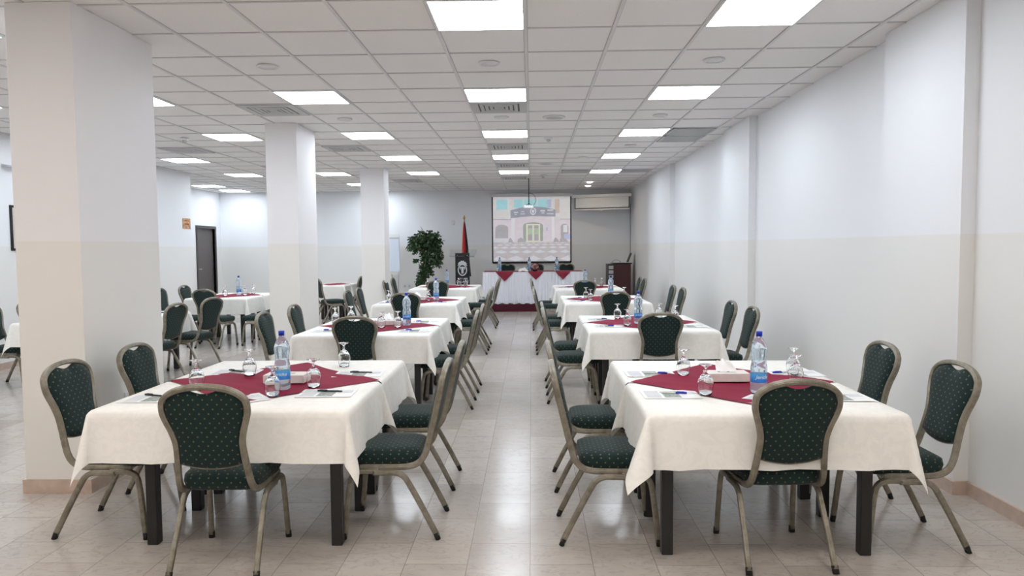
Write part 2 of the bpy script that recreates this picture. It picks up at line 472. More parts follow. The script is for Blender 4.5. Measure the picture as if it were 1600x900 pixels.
slot_grille(1.8, 2.34, 9.18, 9.72, 'grey slatted return grille by right wall, nearer of the pair')
slot_grille(1.8, 2.34, 9.78, 10.32, 'grey slatted return grille by right wall, farther of the pair')
slot_grille(.6, 1.14, 14.0, 14.5, 'thin grey slatted grille left of the farthest right light')
slot_grille(1.8, 2.34, 14.0, 14.5, 'thin grey slatted grille between farthest right light and right wall')
def round_fit(name, x, y, r, mat, label, group, cat='ceiling light', drop=.008):
    t = empty(name, label, cat, (x, y, H), 0, group)
    MB().lathe([(r, .004), (r, -drop*.5), (r*.95, -drop), (r*.78, -drop), (r*.76, -drop*.5), (r*.76, .002)], seg=28, close=False).obj('rim', 'white', t)
    MB().lathe([(0, -drop*.55), (r*.76, -drop*.55), (r*.76, .003), (0, .003)], seg=28, close=False).obj('lens', mat, t)
for x, y, l in ((-.33, 5.85, 'unlit round downlight over the aisle, nearest the camera'), (-.33, 8.25, 'unlit round downlight over the aisle behind the first vent'),
                (1.47, 5.85, 'unlit round downlight near right wall, nearest the camera'), (1.47, 8.25, 'unlit round downlight between second and third right lights'),
                (1.47, 10.65, 'unlit round downlight behind the third right light'),
                (-2.13, 5.85, 'unlit round downlight right of the front column'), (-2.13, 8.25, 'unlit round downlight before the middle column'),
                (.87, 12.0, 'unlit round downlight left of the fourth right light')):
    round_fit('downlight', x, y, .085, 'white', l, 'unlit round downlights')
for x, y, l in ((1.36, 16.7, 'small glowing warm spotlight near rolled screen, nearer of the two'), (1.4, 17.75, 'small glowing warm spotlight near rolled screen, farther of the two')):
    round_fit('spotlight', x, y, .075, 'spot', l, 'lit warm ceiling spots')
round_fit('ceiling_speaker', .27, 8.3, .13, 'vent', 'round grey mesh ceiling speaker right of the aisle, nearer', 'round ceiling speakers', 'speaker')
round_fit('ceiling_speaker', .27, 12.9, .13, 'vent', 'round grey mesh ceiling speaker right of the aisle, farther', 'round ceiling speakers', 'speaker')
def detector(x, y, label):
    t = empty('smoke_detector', label, 'smoke detector', (x, y, H), 0, 'smoke detectors')
    MB().lathe([(0, .003), (.055, .003), (.055, -.02), (.04, -.028), (0, -.028)]).obj('base', 'white', t)
    MB().lathe([(0, -.026), (.028, -.026), (.03, -.045), (.02, -.055), (0, -.055)], seg=16).obj('sensor_head', 'vent', t)
detector(.24, 9.8, 'small white smoke detector on ceiling right of aisle, nearer')
detector(.26, 14.9, 'small white smoke detector on ceiling right of aisle, farther')
detector(-4.6, 9.5, 'small white smoke detector above the far left tables')

# ------------------------------------------------------------------ banquet chair
def flute(w, t, n=56, k=14, amp=.085):
    out = []
    for i in range(n):
        a = 2*PI*i/n; c, s = math.cos(a), math.sin(a)
        r = 1/((abs(c)**3.2+abs(s)**3.2)**(1/3.2)); r *= 1+amp*math.cos(k*a)
        out.append((w/2*r*c, t/2*r*s))
    return out
PR = flute(.030, .024); PRL = flute(.027, .022)
YBK = [(.36, .17), (.40, .085), (.45, .06), (.48, .05), (.56, .03), (.64, .011), (.72, -.008), (.79, -.024), (.90, -.047)]
def yb(z): return lerp_tab(YBK, z)-.24
def build_chair():
    t = empty('banquet_chair', 'x', 'chair')
    # back frame with side rails
    side = [(.178, .41, .372), (.176, .30, .372), (.174, .20, .372), (.171, .135, .377), (.168, .092, .398), (.164, .066, .435), (.159, .050, .485),
            (.152, .031, .56), (.150, .014, .63), (.163, .000, .69), (.180, -.013, .74), (.189, -.022, .78)]
    arch = []
    n = 13
    for i in range(1, 2*n):
        th = PI*i/(2*n)                       # from right to left
        c, s = math.cos(th), math.sin(th); e = 2/2.25
        x = .191*(abs(c)**e)*(1 if c >= 0 else -1); z = .797+.097*(abs(s)**e)
        arch.append((x, 0, z))
    R = [Vector((x, y-.24, z)) for x, y, z in side]
    A = [Vector((x, yb(z), z)) for x, y, z in arch]
    L = [Vector((-v.x, v.y, v.z)) for v in reversed(R)]
    path = spline(R+A[1:-1:2]+L, 4)
    MB().tube(path, 0, prof=PR, n0=(0, 0, 1)).obj('back_frame', 'frame', t)
    # legs
    for sx in (1, -1):
        pts = [(sx*.190, .30-.24, .353), (sx*.190, .36-.24, .354), (sx*.190, .405-.24, .350), (sx*.190, .438-.24, .327), (sx*.191, .452-.24, .28), (sx*.194, .465-.24, .18), (sx*.199, .482-.24, .02)]
        g = MB().tube(spline(pts, 5), 0, prof=PRL, n0=(0, 0, 1)).obj('leg', 'frame', t)
        MB().tube([(sx*.1985, .4815-.24, .034), (sx*.2, .4845-.24, 0)], 0, prof=flute(.029, .025, 20, 4, 0)).obj('rubber_foot', 'rubber', g)
        pts = [(sx*.192, .33-.24, .347), (sx*.192, .25-.24, .348), (sx*.192, .205-.24, .345), (sx*.192, .170-.24, .325), (sx*.192, .145-.24, .288), (sx*.195, .075-.24, .16), (sx*.199, .004-.24, .02)]
        g = MB().tube(spline(pts, 5), 0, prof=PRL, n0=(0, 0, 1)).obj('leg', 'frame', t)
        MB().tube([(sx*.1982, .011-.24, .034), (sx*.2, -.003-.24, 0)], 0, prof=flute(.029, .025, 20, 4, 0)).obj('rubber_foot', 'rubber', g)
    # cross rails under the seat
    MB().box(-.172, .172, .37-.24, .39-.24, .355, .378).obj('seat_rail', 'frame', t)
    MB().box(-.172, .172, .24-.24, .26-.24, .355, .374).obj('seat_rail', 'frame', t)
    # seat cushion
    m = MB(); n = 18; k = 18
    def sea(a, b):                          # rounded rectangle footprint, a,b in [-1,1]
        rx = .186-.012*(b < 0)*abs(b); y0, y1 = .095, .50
        ca, cb = a, b
        if abs(a) > 0 or abs(b) > 0:
            m_ = max(abs(a), abs(b)); q = (abs(a)**7+abs(b)**7)**(1/7)
            ca, cb = a*m_/q, b*m_/q
        return rx*ca, (y0+y1)/2+(y1-y0)/2*cb-.24, max(abs(a), abs(b))
    top = []; bot = []
    for i in range(n+1):
        rt = []; rb = []
        for j in range(k+1):
            a = -1+2*j/k; b = -1+2*i/n
            a = math.copysign(abs(a)**.8, a); b = math.copysign(abs(b)**.8, b)
            x, y, e = sea(a, b)
            zt = .458+.012*(1-e**3)-.022*max(0, e-.86)/.14*.5
            ib = 1-.06*(e > .999)
            rt.append((x, y, zt)); rb.append((x*.985, (y-.0575)*.985+.0575, .376+.012*(e > .999)))
        top.append(rt); bot.append(rb)
    VT = m.grid(top); VB = m.grid(bot)
    def ring(V): return V[0][:-1]+[r[-1] for r in V[:-1]]+V[-1][:0:-1]+[r[0] for r in V[:0:-1]]
    a, b = ring(VT), ring(VB)
    mid = [m.bm.verts.new(Vector((u.co.x*1.025, (u.co.y-.0575)*1.025+.0575, .420))) for u in a]
    for p, q in ((a, mid), (mid, b)):
        for i in range(len(p)):
            f = m.bm.faces.new((p[i], p[(i+1) % len(p)], q[(i+1) % len(p)], q[i])); f.smooth = True
    m.obj('seat', 'fabric', t, uv=True)
    # backrest cushion, with the hand hole dip at its top
    m = MB()
    WT = [(.50, .149), (.53, .144), (.56, .140), (.60, .138), (.64, .139), (.69, .151), (.74, .168), (.78, .177), (.80, .179)]
    nc, nr = 24, 22; F = []; Bk = []
    for i in range(nr+1):
        rf = []; rb = []
        for j in range(nc+1):
            s_ = -1+2*j/nc
            zb = .503+.026*s_*s_
            xa = s_*.179
            zt = .794+.088*max(0, (1-abs(s_)**2.25))**(1/2.25)
            if abs(xa) < .066: zt -= .022*math.cos(PI*xa/.132)
            tt = i/nr; z = zb+(zt-zb)*tt
            x = s_*lerp_tab(WT, z)
            ed = (1-abs(s_)**6)*(1-abs(2*tt-1)**8)
            rf.append((x, yb(z)+.008+.024*ed, z)); rb.append((x, yb(z)-.006-.008*ed, z))
        F.append(rf); Bk.append(rb)
    VT = m.grid(F); VB = m.grid(Bk); a, b = ring(VT), ring(VB)
    for i in range(len(a)):
        f = m.bm.faces.new((a[i], a[(i+1) % len(a)], b[(i+1) % len(a)], b[i])); f.smooth = True
    m.obj('backrest', 'fabric', t, uv=True)
    bar = [(x, yb(.51)+.002, .499+.026*(x/.146)**2) for x in [-.146+.0292*i for i in range(11)]]
    MB().tube(bar, .0038, 8).obj('back_crossbar', 'frame', t)
    return t
chair0 = build_chair(); chair_used = False
def chair(xr, yr, face, label, group, z=0):
    """xr, yr: middle of the two rear feet, face: direction the sitter looks (degrees, 90 = away from camera)"""
    global chair_used
    o = copy_tree(chair0) if chair_used else chair0; chair_used = True
    a = math.radians(face)-PI/2
    o.rotation_euler = (0, 0, a); o.location = (xr-math.sin(a)*.24, yr+math.cos(a)*.24, z)
    o['label'] = label; o['group'] = group; o['category'] = 'chair'
    return o

# ------------------------------------------------------------------ tables and cloths
def hang(z, R=.014):
    """rounded edge: returns (outward, drop) for fabric length z past the edge"""
    q = R*PI/2
    if z < q: a = z/R; return R*math.sin(a), R*(1-math.cos(a))
    return R, R+(z-q)
def fabric(x0, x1, y0, y1, z, ox0, ox1, oy0, oy1, seed=0, fin=(1, 1, 1, 1), step=.028, ripple=.011):
    """rectangular cloth laid over a table top; ox/oy = overhang on each side; corners fall as folds"""
    rnd = random.Random(seed); ph = [rnd.uniform(0, 6.28) for _ in range(12)]
    def axis(a, b, oa, ob):
        v = []
        if oa > 0:
            n = max(4, int(oa/step)); v += [a-oa*(1-i/n)**1.15 for i in range(n)]
        n = int((b-a)/.06); v += [a+(b-a)*i/n for i in range(n+1)]
        if ob > 0:
            n = max(4, int(ob/step)); v += [b+ob*((i+1)/n)**1.15 for i in range(n)]
        return v
    U = axis(x0, x1, ox0, ox1); V = axis(y0, y1, oy0, oy1)
    P = []
    for v in V:
        row = []
        for u in U:
            a = u-x1 if u > x1 else (u-x0 if u < x0 else 0); b = v-y1 if v > y1 else (v-y0 if v < y0 else 0)
            cu, cv = min(max(u, x0), x1), min(max(v, y0), y1)
            if not a and not b:
                row.append((u, v, z+.0012*math.sin(9*u+ph[0])*math.sin(8*v+ph[1]))); continue
            if a and not b or b and not a:
                s = abs(a or b); o_, d_ = hang(s)
                along = v if a else u; k = 0 if a < 0 else 1 if a > 0 else 2 if b < 0 else 3
                lo, hi = (y0, y1) if a else (x0, x1)
                fall = min(1, (along-lo)/.12, (hi-along)/.12); fall = max(0, fall)
                flare = .07*s
                rp = ripple*(s/.28)*(math.sin(along*15+ph[k])+.6*math.sin(along*29+ph[k+4]))*fall
                out = o_+flare+rp+.001
                nx, ny = (math.copysign(1, a), 0) if a else (0, math.copysign(1, b))
                row.append((cu+nx*out, cv+ny*out, z-d_)); continue
            r = math.hypot(a, b); th = math.atan2(abs(b), abs(a))/(PI/2)
            sx, sy = math.copysign(1, a), math.copysign(1, b)
            kf = fin[(0 if sx < 0 else 1)+(0 if sy < 0 else 2)]
            az = math.radians(45+(th-.5)*150)
            phi = math.radians(3+15*kf+2.5*math.sin(ph[8]+sx*2+sy))*math.sin(PI*th)**.8
            o_, d_ = hang(r)
            hx = o_*math.cos(th*PI/2)+.07*r*math.cos(th*PI/2)+math.sin(phi)*r*math.cos(az)
            hy = o_*math.sin(th*PI/2)+.07*r*math.sin(th*PI/2)+math.sin(phi)*r*math.sin(az)
            row.append((cu+sx*(hx+.001), cv+sy*(hy+.001), z-d_*math.cos(phi*.9)))
        P.append(row)
    m = MB(); m.grid(P); return m
TZ = .7155
def trestle(x0, x1, y0, y1, legs, label, group):
    cx, cy = (x0+x1)/2, (y0+y1)/2
    t = empty('dining_table', label, 'table', (cx, cy, 0), 0, group)
    MB().box(x0-cx, x1-cx, y0-cy, y1-cy, TZ-.03, TZ, bevel=.004).obj('tabletop', 'wood', t)
    for lx, ly in legs:
        MB().box(lx-cx-.027, lx-cx+.027, ly-cy-.027, ly-cy+.027, 0, TZ-.03, bevel=.004).obj('leg', 'dark', t)
    xs_ = [l[0] for l in legs]; yy = [l[1] for l in legs]
    m = MB(); a, b, c, d = min(xs_)-cx, max(xs_)-cx, min(yy)-cy, max(yy)-cy
    for q in (c, d): m.box(a, b, q-.015, q+.015, TZ-.08, TZ-.031)
    for q in (a, b): m.box(q-.015, q+.015, c, d, TZ-.08, TZ-.031)
    m.obj('apron', 'dark', t)
    return t
def overlay(cx, cy, hx, hy, name, seed=1):
    """small maroon square laid cornerwise"""
    rnd = random.Random(seed); p = [rnd.uniform(0, 6) for _ in range(6)]; n = 30; P = []
    for i in range(n+1):
        row = []
        for j in range(n+1):
            s, t_ = -1+2*i/n, -1+2*j/n
            x = cx+hx*(s+t_)/2; y = cy+hy*(t_-s)/2
            e = 1-.03*math.cos(3*s+p[0])
            z = .003*max(0, math.sin(5*x+p[1]+3*y))*max(0, math.sin(4*y+p[2]))+.0025*max(0, math.sin(22*(x*.5+y)+p[3]))
            row.append((cx+(x-cx)*e, cy+(y-cy)*e, TZ+.006+z))
        P.append(row)
    m = MB(); m.grid(P); return m

def table_set(x0, x1, y0, y1, tname, seed, dia=True, *, lx=(.15, .11), hang_=.262, fin=(.6, .6)):
    """two trestle tables pushed together under two ivory cloths and a maroon square"""
    ym = y0+(y1-y0)*.5; gap = .02
    trestle(x0, x1, y0, ym-gap, [(x, y) for x in (x0+lx[0], x1-lx[1]) for y in (y0+.13, ym-.15)], 'black legged dining table under ivory cloth, front half of '+tname, 'dining tables')
    trestle(x0, x1, ym+gap, y1, [(x, y) for x in (x0+lx[0], x1-lx[1]) for y in (ym+.13, y1-.13)], 'black legged dining table under ivory cloth, back half of '+tname, 'dining tables')
    c = fabric(x0-.002, x1+.002, y0-.002, ym-gap, TZ+.003, hang_, hang_, hang_, hang_, seed, fin+(.8, .8)).obj('tablecloth', 'cloth')
    tagp(c, 'ivory damask tablecloth over the front half of '+tname, 'tablecloth', 'ivory tablecloths')
    c = fabric(x0-.0015, x1+.0015, ym-.0, y1+.002, TZ+.0035, hang_, hang_, .0, hang_, seed+50, (.6, .6, .6, .6)).obj('tablecloth', 'cloth')
    tagp(c, 'ivory damask tablecloth over the back half of '+tname, 'tablecloth', 'ivory tablecloths')
    if dia:
        o = overlay((x0+x1)/2, ym, (x1-x0)/2*.985, min(.64, (y1-y0)/2*.9), '', seed).obj('table_topper', 'maroon')
        tagp(o, 'maroon cloth square laid cornerwise on '+tname, 'table cloth', 'maroon cloth squares')

TN = {'L1': 'nearest left table', 'L2': 'second left table', 'L3': 'third left table', 'L4': 'fourth left table',
      'R1': 'nearest right table', 'R2': 'second right table', 'R3': 'third right table', 'R4': 'fourth right table',
      'A': 'table before the grey door', 'B': 'table behind front column', 'C': 'table behind middle column'}
TB = {'L1': (-2.07, -.87, 3.27, 4.72), 'L2': (-2.06, -.90, 6.10, 7.57), 'L3': (-2.10, -1.01, 9.40, 10.85), 'L4': (-2.20, -1.02, 12.85, 14.3),
      'R1': (.53, 1.655, 3.18, 4.66), 'R2': (.52, 1.64, 6.30, 7.75), 'R3': (.455, 1.57, 9.45, 10.9), 'R4': (.43, 1.6, 12.5, 13.9),
      'A': (-5.29, -4.36, 10.78, 12.1), 'B': (-5.38, -4.2, 7.24, 8.62), 'C': (-4.40, -3.78, 14.3, 15.3)}
TB = {k: tuple(v*1.04 for v in b) for k, b in TB.items()}     # edges were taken at .75 m, the cloth lies at .72 m
for i, (k, b) in enumerate(TB.items()): table_set(*b, TN[k], i*3+1, hang_=.36 if k == 'C' else .262, fin={'L1': (.55, .2), 'R1': (1, .5)}.get(k, (.6, .6)), lx={'L1': (.22, .085), 'R1': (.10, .12)}.get(k, (.15, .11)))

G = 'banquet chairs round the dining tables'
def side_chairs(k, xr, face, ys_, what, tilt=(0, 0)):
    for y, nm, tl in zip(ys_, ('nearer', 'farther'), tilt):
        chair(xr, y, face+tl, 'green dotted chair on %s side of %s, %s of two' % (what, TN[k], nm), G)
side_chairs('L1', -.49, 180, (3.79, 4.53), 'aisle'); side_chairs('L1', -2.49, 0, (3.78, 4.46), 'column')
side_chairs('L2', -.555, 180, (6.73, 7.49), 'aisle'); side_chairs('L2', -2.50, 0, (6.67, 7.55), 'column')
side_chairs('L3', -.63, 180, (10.1, 10.75), 'aisle'); side_chairs('L3', -2.57, 0, (10.04, 10.7), 'column')
side_chairs('L4', -.66, 180, (13.3, 13.95), 'aisle'); side_chairs('L4', -2.72, 0, (13.4, 14.15), 'column')
side_chairs('R1', .145, 0, (3.72, 4.5), 'aisle'); side_chairs('R1', 2.11, 180, (3.65, 4.4), 'wall')
side_chairs('R2', .152, 0, (6.96, 7.72), 'aisle'); side_chairs('R2', 2.11, 180, (6.98, 7.72), 'wall')
side_chairs('R3', .07, 0, (10.05, 10.75), 'aisle'); side_chairs('R3', 2.11, 180, (10.2, 10.9), 'wall')
side_chairs('R4', .03, 0, (12.95, 13.6), 'aisle'); side_chairs('R4', 2.05, 180, (13.25, 13.8), 'wall')
for k, x, y, f in (('L1', -1.457, 3.13, 92), ('L2', -1.55, 6.22, 90), ('L3', -1.68, 9.5, 90), ('L4', -1.70, 12.95, 90),
                   ('R1', 1.18, 3.21, 93), ('R2', 1.15, 6.42, 90), ('R3', 1.11, 9.5, 90), ('R4', .94, 12.65, 90)):
    chair(x, y, f, 'green dotted chair at near end of %s, back to camera' % TN[k], G)
side_chairs('A', -5.75, 0, (10.95, 11.75), 'left'); side_chairs('A', -4.0, 180, (11.1, 11.8), 'right')
chair(-4.9, 10.6, 80, 'green dotted chair at the near end of '+TN['A']+', back to camera', G)
side_chairs('B', -3.99, 180, (7.85, 8.75), 'right', (-8, -14)); side_chairs('B', -6.0, 0, (7.75, 8.4), 'left')
side_chairs('C', -3.66, 180, (15.1, 15.7), 'right')
chair(-4.26, 14.2, 40, 'green dotted chair at near left corner of '+TN['C'], G); chair(-4.78, 15.5, 0, 'green dotted chair on left side of '+TN['C']+', behind another', G)

# ------------------------------------------------------------------ things on the tables
def build_goblet():
    prof = [(0, .0), (0, .0)]
    t = empty('water_goblet', 'x', 'glass')
    # upside down: rim on the table, foot on top
    out = [(.031, 0), (.036, .02), (.0405, .042), (.041, .055), (.036, .075), (.024, .093), (.011, .103), (.0065, .108), (.006, .113), (.0085, .117), (.0055, .121), (.006, .128), (.014, .136), (.030, .142), (.035, .1445), (.035, .1465), (0, .1465)]
    inn = [(.0, .092), (.012, .0915), (.022, .087), (.0345, .072), (.0393, .055), (.0388, .042), (.0344, .02), (.0295, 0)]
    MB().lathe([(a, b*1.07) for a, b in inn+out], seg=28, close=False).obj('glass_bowl', 'glass', t)
    return t
def build_bottle():
    t = empty('water_bottle', 'x', 'bottle')
    pr = [(0, .004), (.02, .002), (.034, .0), (.041, .006), (.0425, .02), (.0425, .05), (.041, .056), (.041, .108), (.0425, .114), (.0415, .13), (.037, .150), (.036, .165), (.040, .185), (.0425, .205), (.041, .222), (.033, .245), (.021, .262), (.0145, .270), (.0135, .285), (0, .285)]
    MB().lathe([(a, b*1.07) for a, b in pr], seg=32, close=False).obj('bottle_body', 'bottle', t)
    m = MB(); m.lathe([(.0, .284), (.0155, .284), (.0158, .277), (.0162, .300), (.0150, .303), (0, .303)], seg=20, close=False)
    bmesh.ops.translate(m.bm, verts=m.bm.verts, vec=(0, 0, .02))
    m.obj('cap', 'cap', t)
    MB().lathe([(.0418, .058), (.0418, .106)], seg=40, close=False).obj('label_wrap', 'labelblue', t)
    # white lettering wrapped round the label
    cu = bpy.data.curves.new('lettering', 'FONT'); cu.body = 'Jericho'; cu.size = .026; cu.shear = .3; cu.align_x = 'CENTER'; cu.align_y = 'CENTER'; cu.extrude = .0002; cu.resolution_u = 3
    to = bpy.data.objects.new('lettering', cu); COL.objects.link(to)
    dg = bpy.context.evaluated_depsgraph_get(); me = bpy.data.meshes.new_from_object(to.evaluated_get(dg)); bpy.data.objects.remove(to)
    for v in me.vertices:
        a = v.co.x/.042; r = .0422+v.co.z
        v.co = Vector((r*math.sin(a), -r*math.cos(a), .087+v.co.y))
    me.materials.clear(); me.materials.append(M['paper'])
    wrap = [c for c in t.children if c.name.startswith('label_wrap')][0]
    link(bpy.data.objects.new('lettering', me), wrap)
    return t
def label_mat():
    t = NT('blue_label'); tc = t.node('ShaderNodeTexCoord'); s = t.node('ShaderNodeSeparateXYZ'); t.link(tc.outputs['Object'], s.inputs[0])
    n = t.noise(35, tc.outputs['Object'], 2)
    c = t.ramp(t.math('ADD', s.outputs[2], t.math('MULTIPLY', n, .03)), .075, .115, srgb(40, 110, 205), srgb(70, 165, 228))
    t.link(c, t.b.inputs['Base Color']); t.b.inputs['Roughness'].default_value = .4
    return t.m
M['labelblue'] = label_mat()
def build_pen(mat):
    t = empty('pen', 'x', 'pen')
    g_ = 'blackpen' if mat == 'blackpen' else 'paper'
    MB().tube([(-.07, 0, .0045), (-.064, 0, .0045), (.0, 0, .0045), (.03, 0, .0045)], [.0012, .004, .0043, .0043], 10).obj('barrel', g_, t)
    m = MB(); m.tube([(.015, 0, .0048), (.072, 0, .0048)], .0052, 10); m.box(.02, .06, -.001, .001, .009, .012); m.obj('pen_cap', mat, t)
    return t
def build_paper():
    t = empty('paper_sheet', 'x', 'paper')
    MB().box(-.148, .148, -.105, .105, 0, .0012).obj('sheet', 'paper', t)
    m = MB(); m.box(-.04, .045, -.085, .075, .0012, .0016); m.obj('printed_picture', 'print', t)
    m = MB()
    for i in range(9): m.box(-.13, -.055, -.08+.018*i, -.073+.018*i, .0012, .0015)
    for i in range(4): m.box(.06, .13, .0+.018*i, .006+.018*i, .0012, .0015)
    m.obj('printed_lines', 'ink', t)
    return t
def build_tissue(with_tissue):
    t = empty('tissue_box', 'x', 'tissue box')
    MB().box(-.118, .118, -.062, .062, 0, .048, bevel=.003).obj('box', 'box', t)
    m = MB(); m.lathe([(.028, .0482), (.0, .0482)], seg=20, close=False); m.box(-.05, .05, -.02, .02, .0481, .0486); m.obj('opening', 'ink', t)
    if with_tissue:
        m = MB(); P = []
        for i in range(13):
            row = []
            for j in range(9):
                s = i/12; q = j/8
                wv = .06*(1-.35*q)
                row.append((-wv+2*wv*s-.01*q, .012*math.sin(s*9+q*3)*(.3+q)-.01+.06*q, .048+.062*q*(1-.3*abs(s-.5))+.006*math.sin(s*14)))
            P.append(row)
        m.grid(P); m.obj('tissue', 'tissue', t)
    return t
goblet0, bottle0, tis0, tis1, paper0 = build_goblet(), build_bottle(), build_tissue(False), build_tissue(True), build_paper()
pen0, pen1 = build_pen('bluepen'), build_pen('blackpen')
used = set()
def put(proto_, x, y, z, rz, label, group):
    o = proto_ if proto_.name not in used else copy_tree(proto_)
    used.add(proto_.name)
    if o is proto_: pass
    k = 1.04 if z < .8 else 1
    o.location = (x*k, y*k, z); o.rotation_euler = (0, 0, math.radians(rz)); o['label'] = label; o['group'] = group
    return o
ZC = TZ+.006; ZD = TZ+.0125
def dress(k, bottle, glasses, papers, pens, tis=None):
    n = TN[k]
    if bottle: put(bottle0, bottle[0], bottle[1], ZD, bottle[2] if len(bottle) > 2 else 0, 'water bottle with blue label and cap on '+n, 'water bottles')
    for x, y, w_ in glasses: put(goblet0, x, y, ZD if w_[0] != '-' else ZC, 0, 'upturned stemmed water glass at the %s of %s' % (w_.strip('-'), n), 'upturned water glasses')
    for x, y, r, w_ in papers: put(paper0, x, y, ZC, r, 'printed white paper sheet at the %s of %s' % (w_, n), 'printed paper sheets')
    for x, y, r, w_, c in pens: put(pen0 if c == 'b' else pen1, x, y, ZC+.003, r, '%s pen on the sheet at the %s of %s' % ('blue and white' if c == 'b' else 'black', w_, n), 'pens')
    if tis: put(tis1 if tis[3] else tis0, tis[0], tis[1], ZD, tis[2], ('flat white tissue box with tissue sticking out, on ' if tis[3] else 'flat closed white tissue box on ')+n, 'tissue boxes')
dress('L1', (-1.32, 3.72), [(-1.66, 4.13, 'far left'), (-1.80, 3.76, 'left edge'), (-1.17, 3.77, 'right centre'), (-1.31, 3.545, 'middle'), (-1.19, 4.47, '-far right')],
      [(-1.03, 4.2, 2, 'far right'), (-1.06, 3.64, 2, 'near right'), (-1.47, 3.48, 38, 'near end'), (-1.80, 4.28, 2, 'far left'), (-1.90, 3.52, 2, 'near left')],
      [(-1.02, 4.22, 175, 'far right', 'k'), (-1.05, 3.66, 172, 'near right', 'k'), (-1.50, 3.50, 10, 'near end', 'k'), (-1.80, 4.28, 150, 'far left', 'k'), (-1.92, 3.56, 160, 'near left', 'k')],
      (-1.37, 3.93, 0, False))
dress('R1', (1.14, 3.60, 12), [(.875, 4.13, '-far left'), (.865, 3.56, 'near left'), (1.40, 4.45, '-far end'), (1.50, 4.12, 'far right'), (1.42, 3.86, 'right centre')],
      [(.69, 4.18, 0, 'far left'), (.695, 3.59, 0, 'near left'), (1.15, 3.42, -38, 'near end'), (1.53, 4.17, 0, 'far right'), (1.50, 3.52, 0, 'near right')],
      [(.72, 4.17, -12, 'far left', 'b'), (.71, 3.60, -10, 'near left', 'b'), (1.47, 4.18, 188, 'far right', 'b'), (1.49, 3.55, 170, 'near right', 'b'), (1.16, 3.44, 60, 'near end', 'b')],
      (1.07, 3.94, 0, True))
dress('L2', (-1.2, 6.82), [(-1.25, 6.62, 'middle'), (-1.86, 7.3, '-far left'), (-1.4, 6.6, 'left of the middle'), (-1.97, 7.1, '-left edge')],
      [(-1.85, 6.43, 3, 'near left'), (-1.06, 6.4, 3, 'near right'), (-1.08, 7.15, 3, 'far right')],
      [(-1.83, 6.43, 165, 'near left', 'b'), (-1.07, 6.41, 178, 'near right', 'b'), (-1.1, 7.17, 176, 'far right', 'b')], (-1.38, 6.85, 0, True))
dress('R2', (1.02, 6.86), [(.89, 7.42, '-far left'), (.895, 6.70, 'near left'), (1.32, 7.42, '-far right'), (1.42, 7.1, 'right centre')],
      [(.70, 7.32, 0, 'far left'), (.72, 6.68, 0, 'near left'), (1.47, 6.66, 0, 'near right')],
      [(.70, 7.32, -8, 'far left', 'b'), (.70, 6.69, -6, 'near left', 'b'), (1.43, 6.67, 172, 'near right', 'b')], None)
dress('L3', (-1.34, 10.0), [(-1.44, 9.95, 'middle'), (-1.99, 9.9, 'left edge')],
      [(-1.95, 9.7, 0, 'near left'), (-1.2, 9.72, 0, 'near right')], [(-1.93, 9.7, 170, 'near left', 'b'), (-1.2, 9.7, 176, 'near right', 'b')], (-1.62, 10.1, 10, True))
dress('R3', (1.16, 10.5), [(.79, 10.4, '-far left'), (.81, 9.85, 'near left'), (1.33, 10.3, 'right centre')],
      [(.65, 10.4, 0, 'far left'), (.66, 9.8, 0, 'near left')], [(.66, 10.4, 0, 'far left', 'b'), (.66, 9.79, 4, 'near left', 'b')], None)
dress('L4', (-1.65, 13.9), [(-2.0, 13.7, '-left side'), (-1.38, 13.6, 'right centre'), (-1.28, 13.9, '-far right')], [(-1.2, 13.2, 0, 'near right')], [(-1.2, 13.2, 170, 'near right', 'b')], None)
dress('R4', (1.0, 13.35), [(1.20, 13.5, '-far right'), (1.30, 13.3, 'right centre')], [(.62, 13.0, 0, 'near left')], [(.64, 13.0, 5, 'near left', 'b')], None)
dress('A', (-4.72, 11.4), [(-4.86, 11.2, 'middle'), (-4.6, 11.35, 'right of the bottle'), (-4.66, 11.85, '-far right')], [(-5.1, 11.1, 0, 'near left')], [(-4.5, 11.2, 120, 'right edge', 'k')], None)
dress('B', None, [(-4.55, 8.1, '-right side')], [(-4.4, 8.3, 0, 'far right'), (-4.45, 7.75, 0, 'near right')], [(-4.4, 8.3, 10, 'far right', 'k'), (-4.42, 7.76, 170, 'near right', 'k')], None)

# ------------------------------------------------------------------ stage end of the room
struct(MB().box(-2.15, 2.0, 16.5, YB-.02, 0, .17, bevel=.01).obj('floor_platform', 'carpet'))
PZ = .171
HX0, HX1, HY0, HY1, HZ = -1.12, 1.19, 16.62, 17.35, PZ+.75
t = empty('head_table', 'long head table on the maroon platform, hidden by a pleated white skirt', 'table', (0, 17, PZ))
MB().box(HX0, HX1, HY0-17, HY1-17, .72, .748).obj('tabletop', 'wood', t)
for x in (HX0+.1, HX1-.1):
    for y in (HY0+.1-17, HY1-.1-17): MB().box(x-.02, x+.02, y-.02, y+.02, 0, .72).obj('leg', 'dark', t)
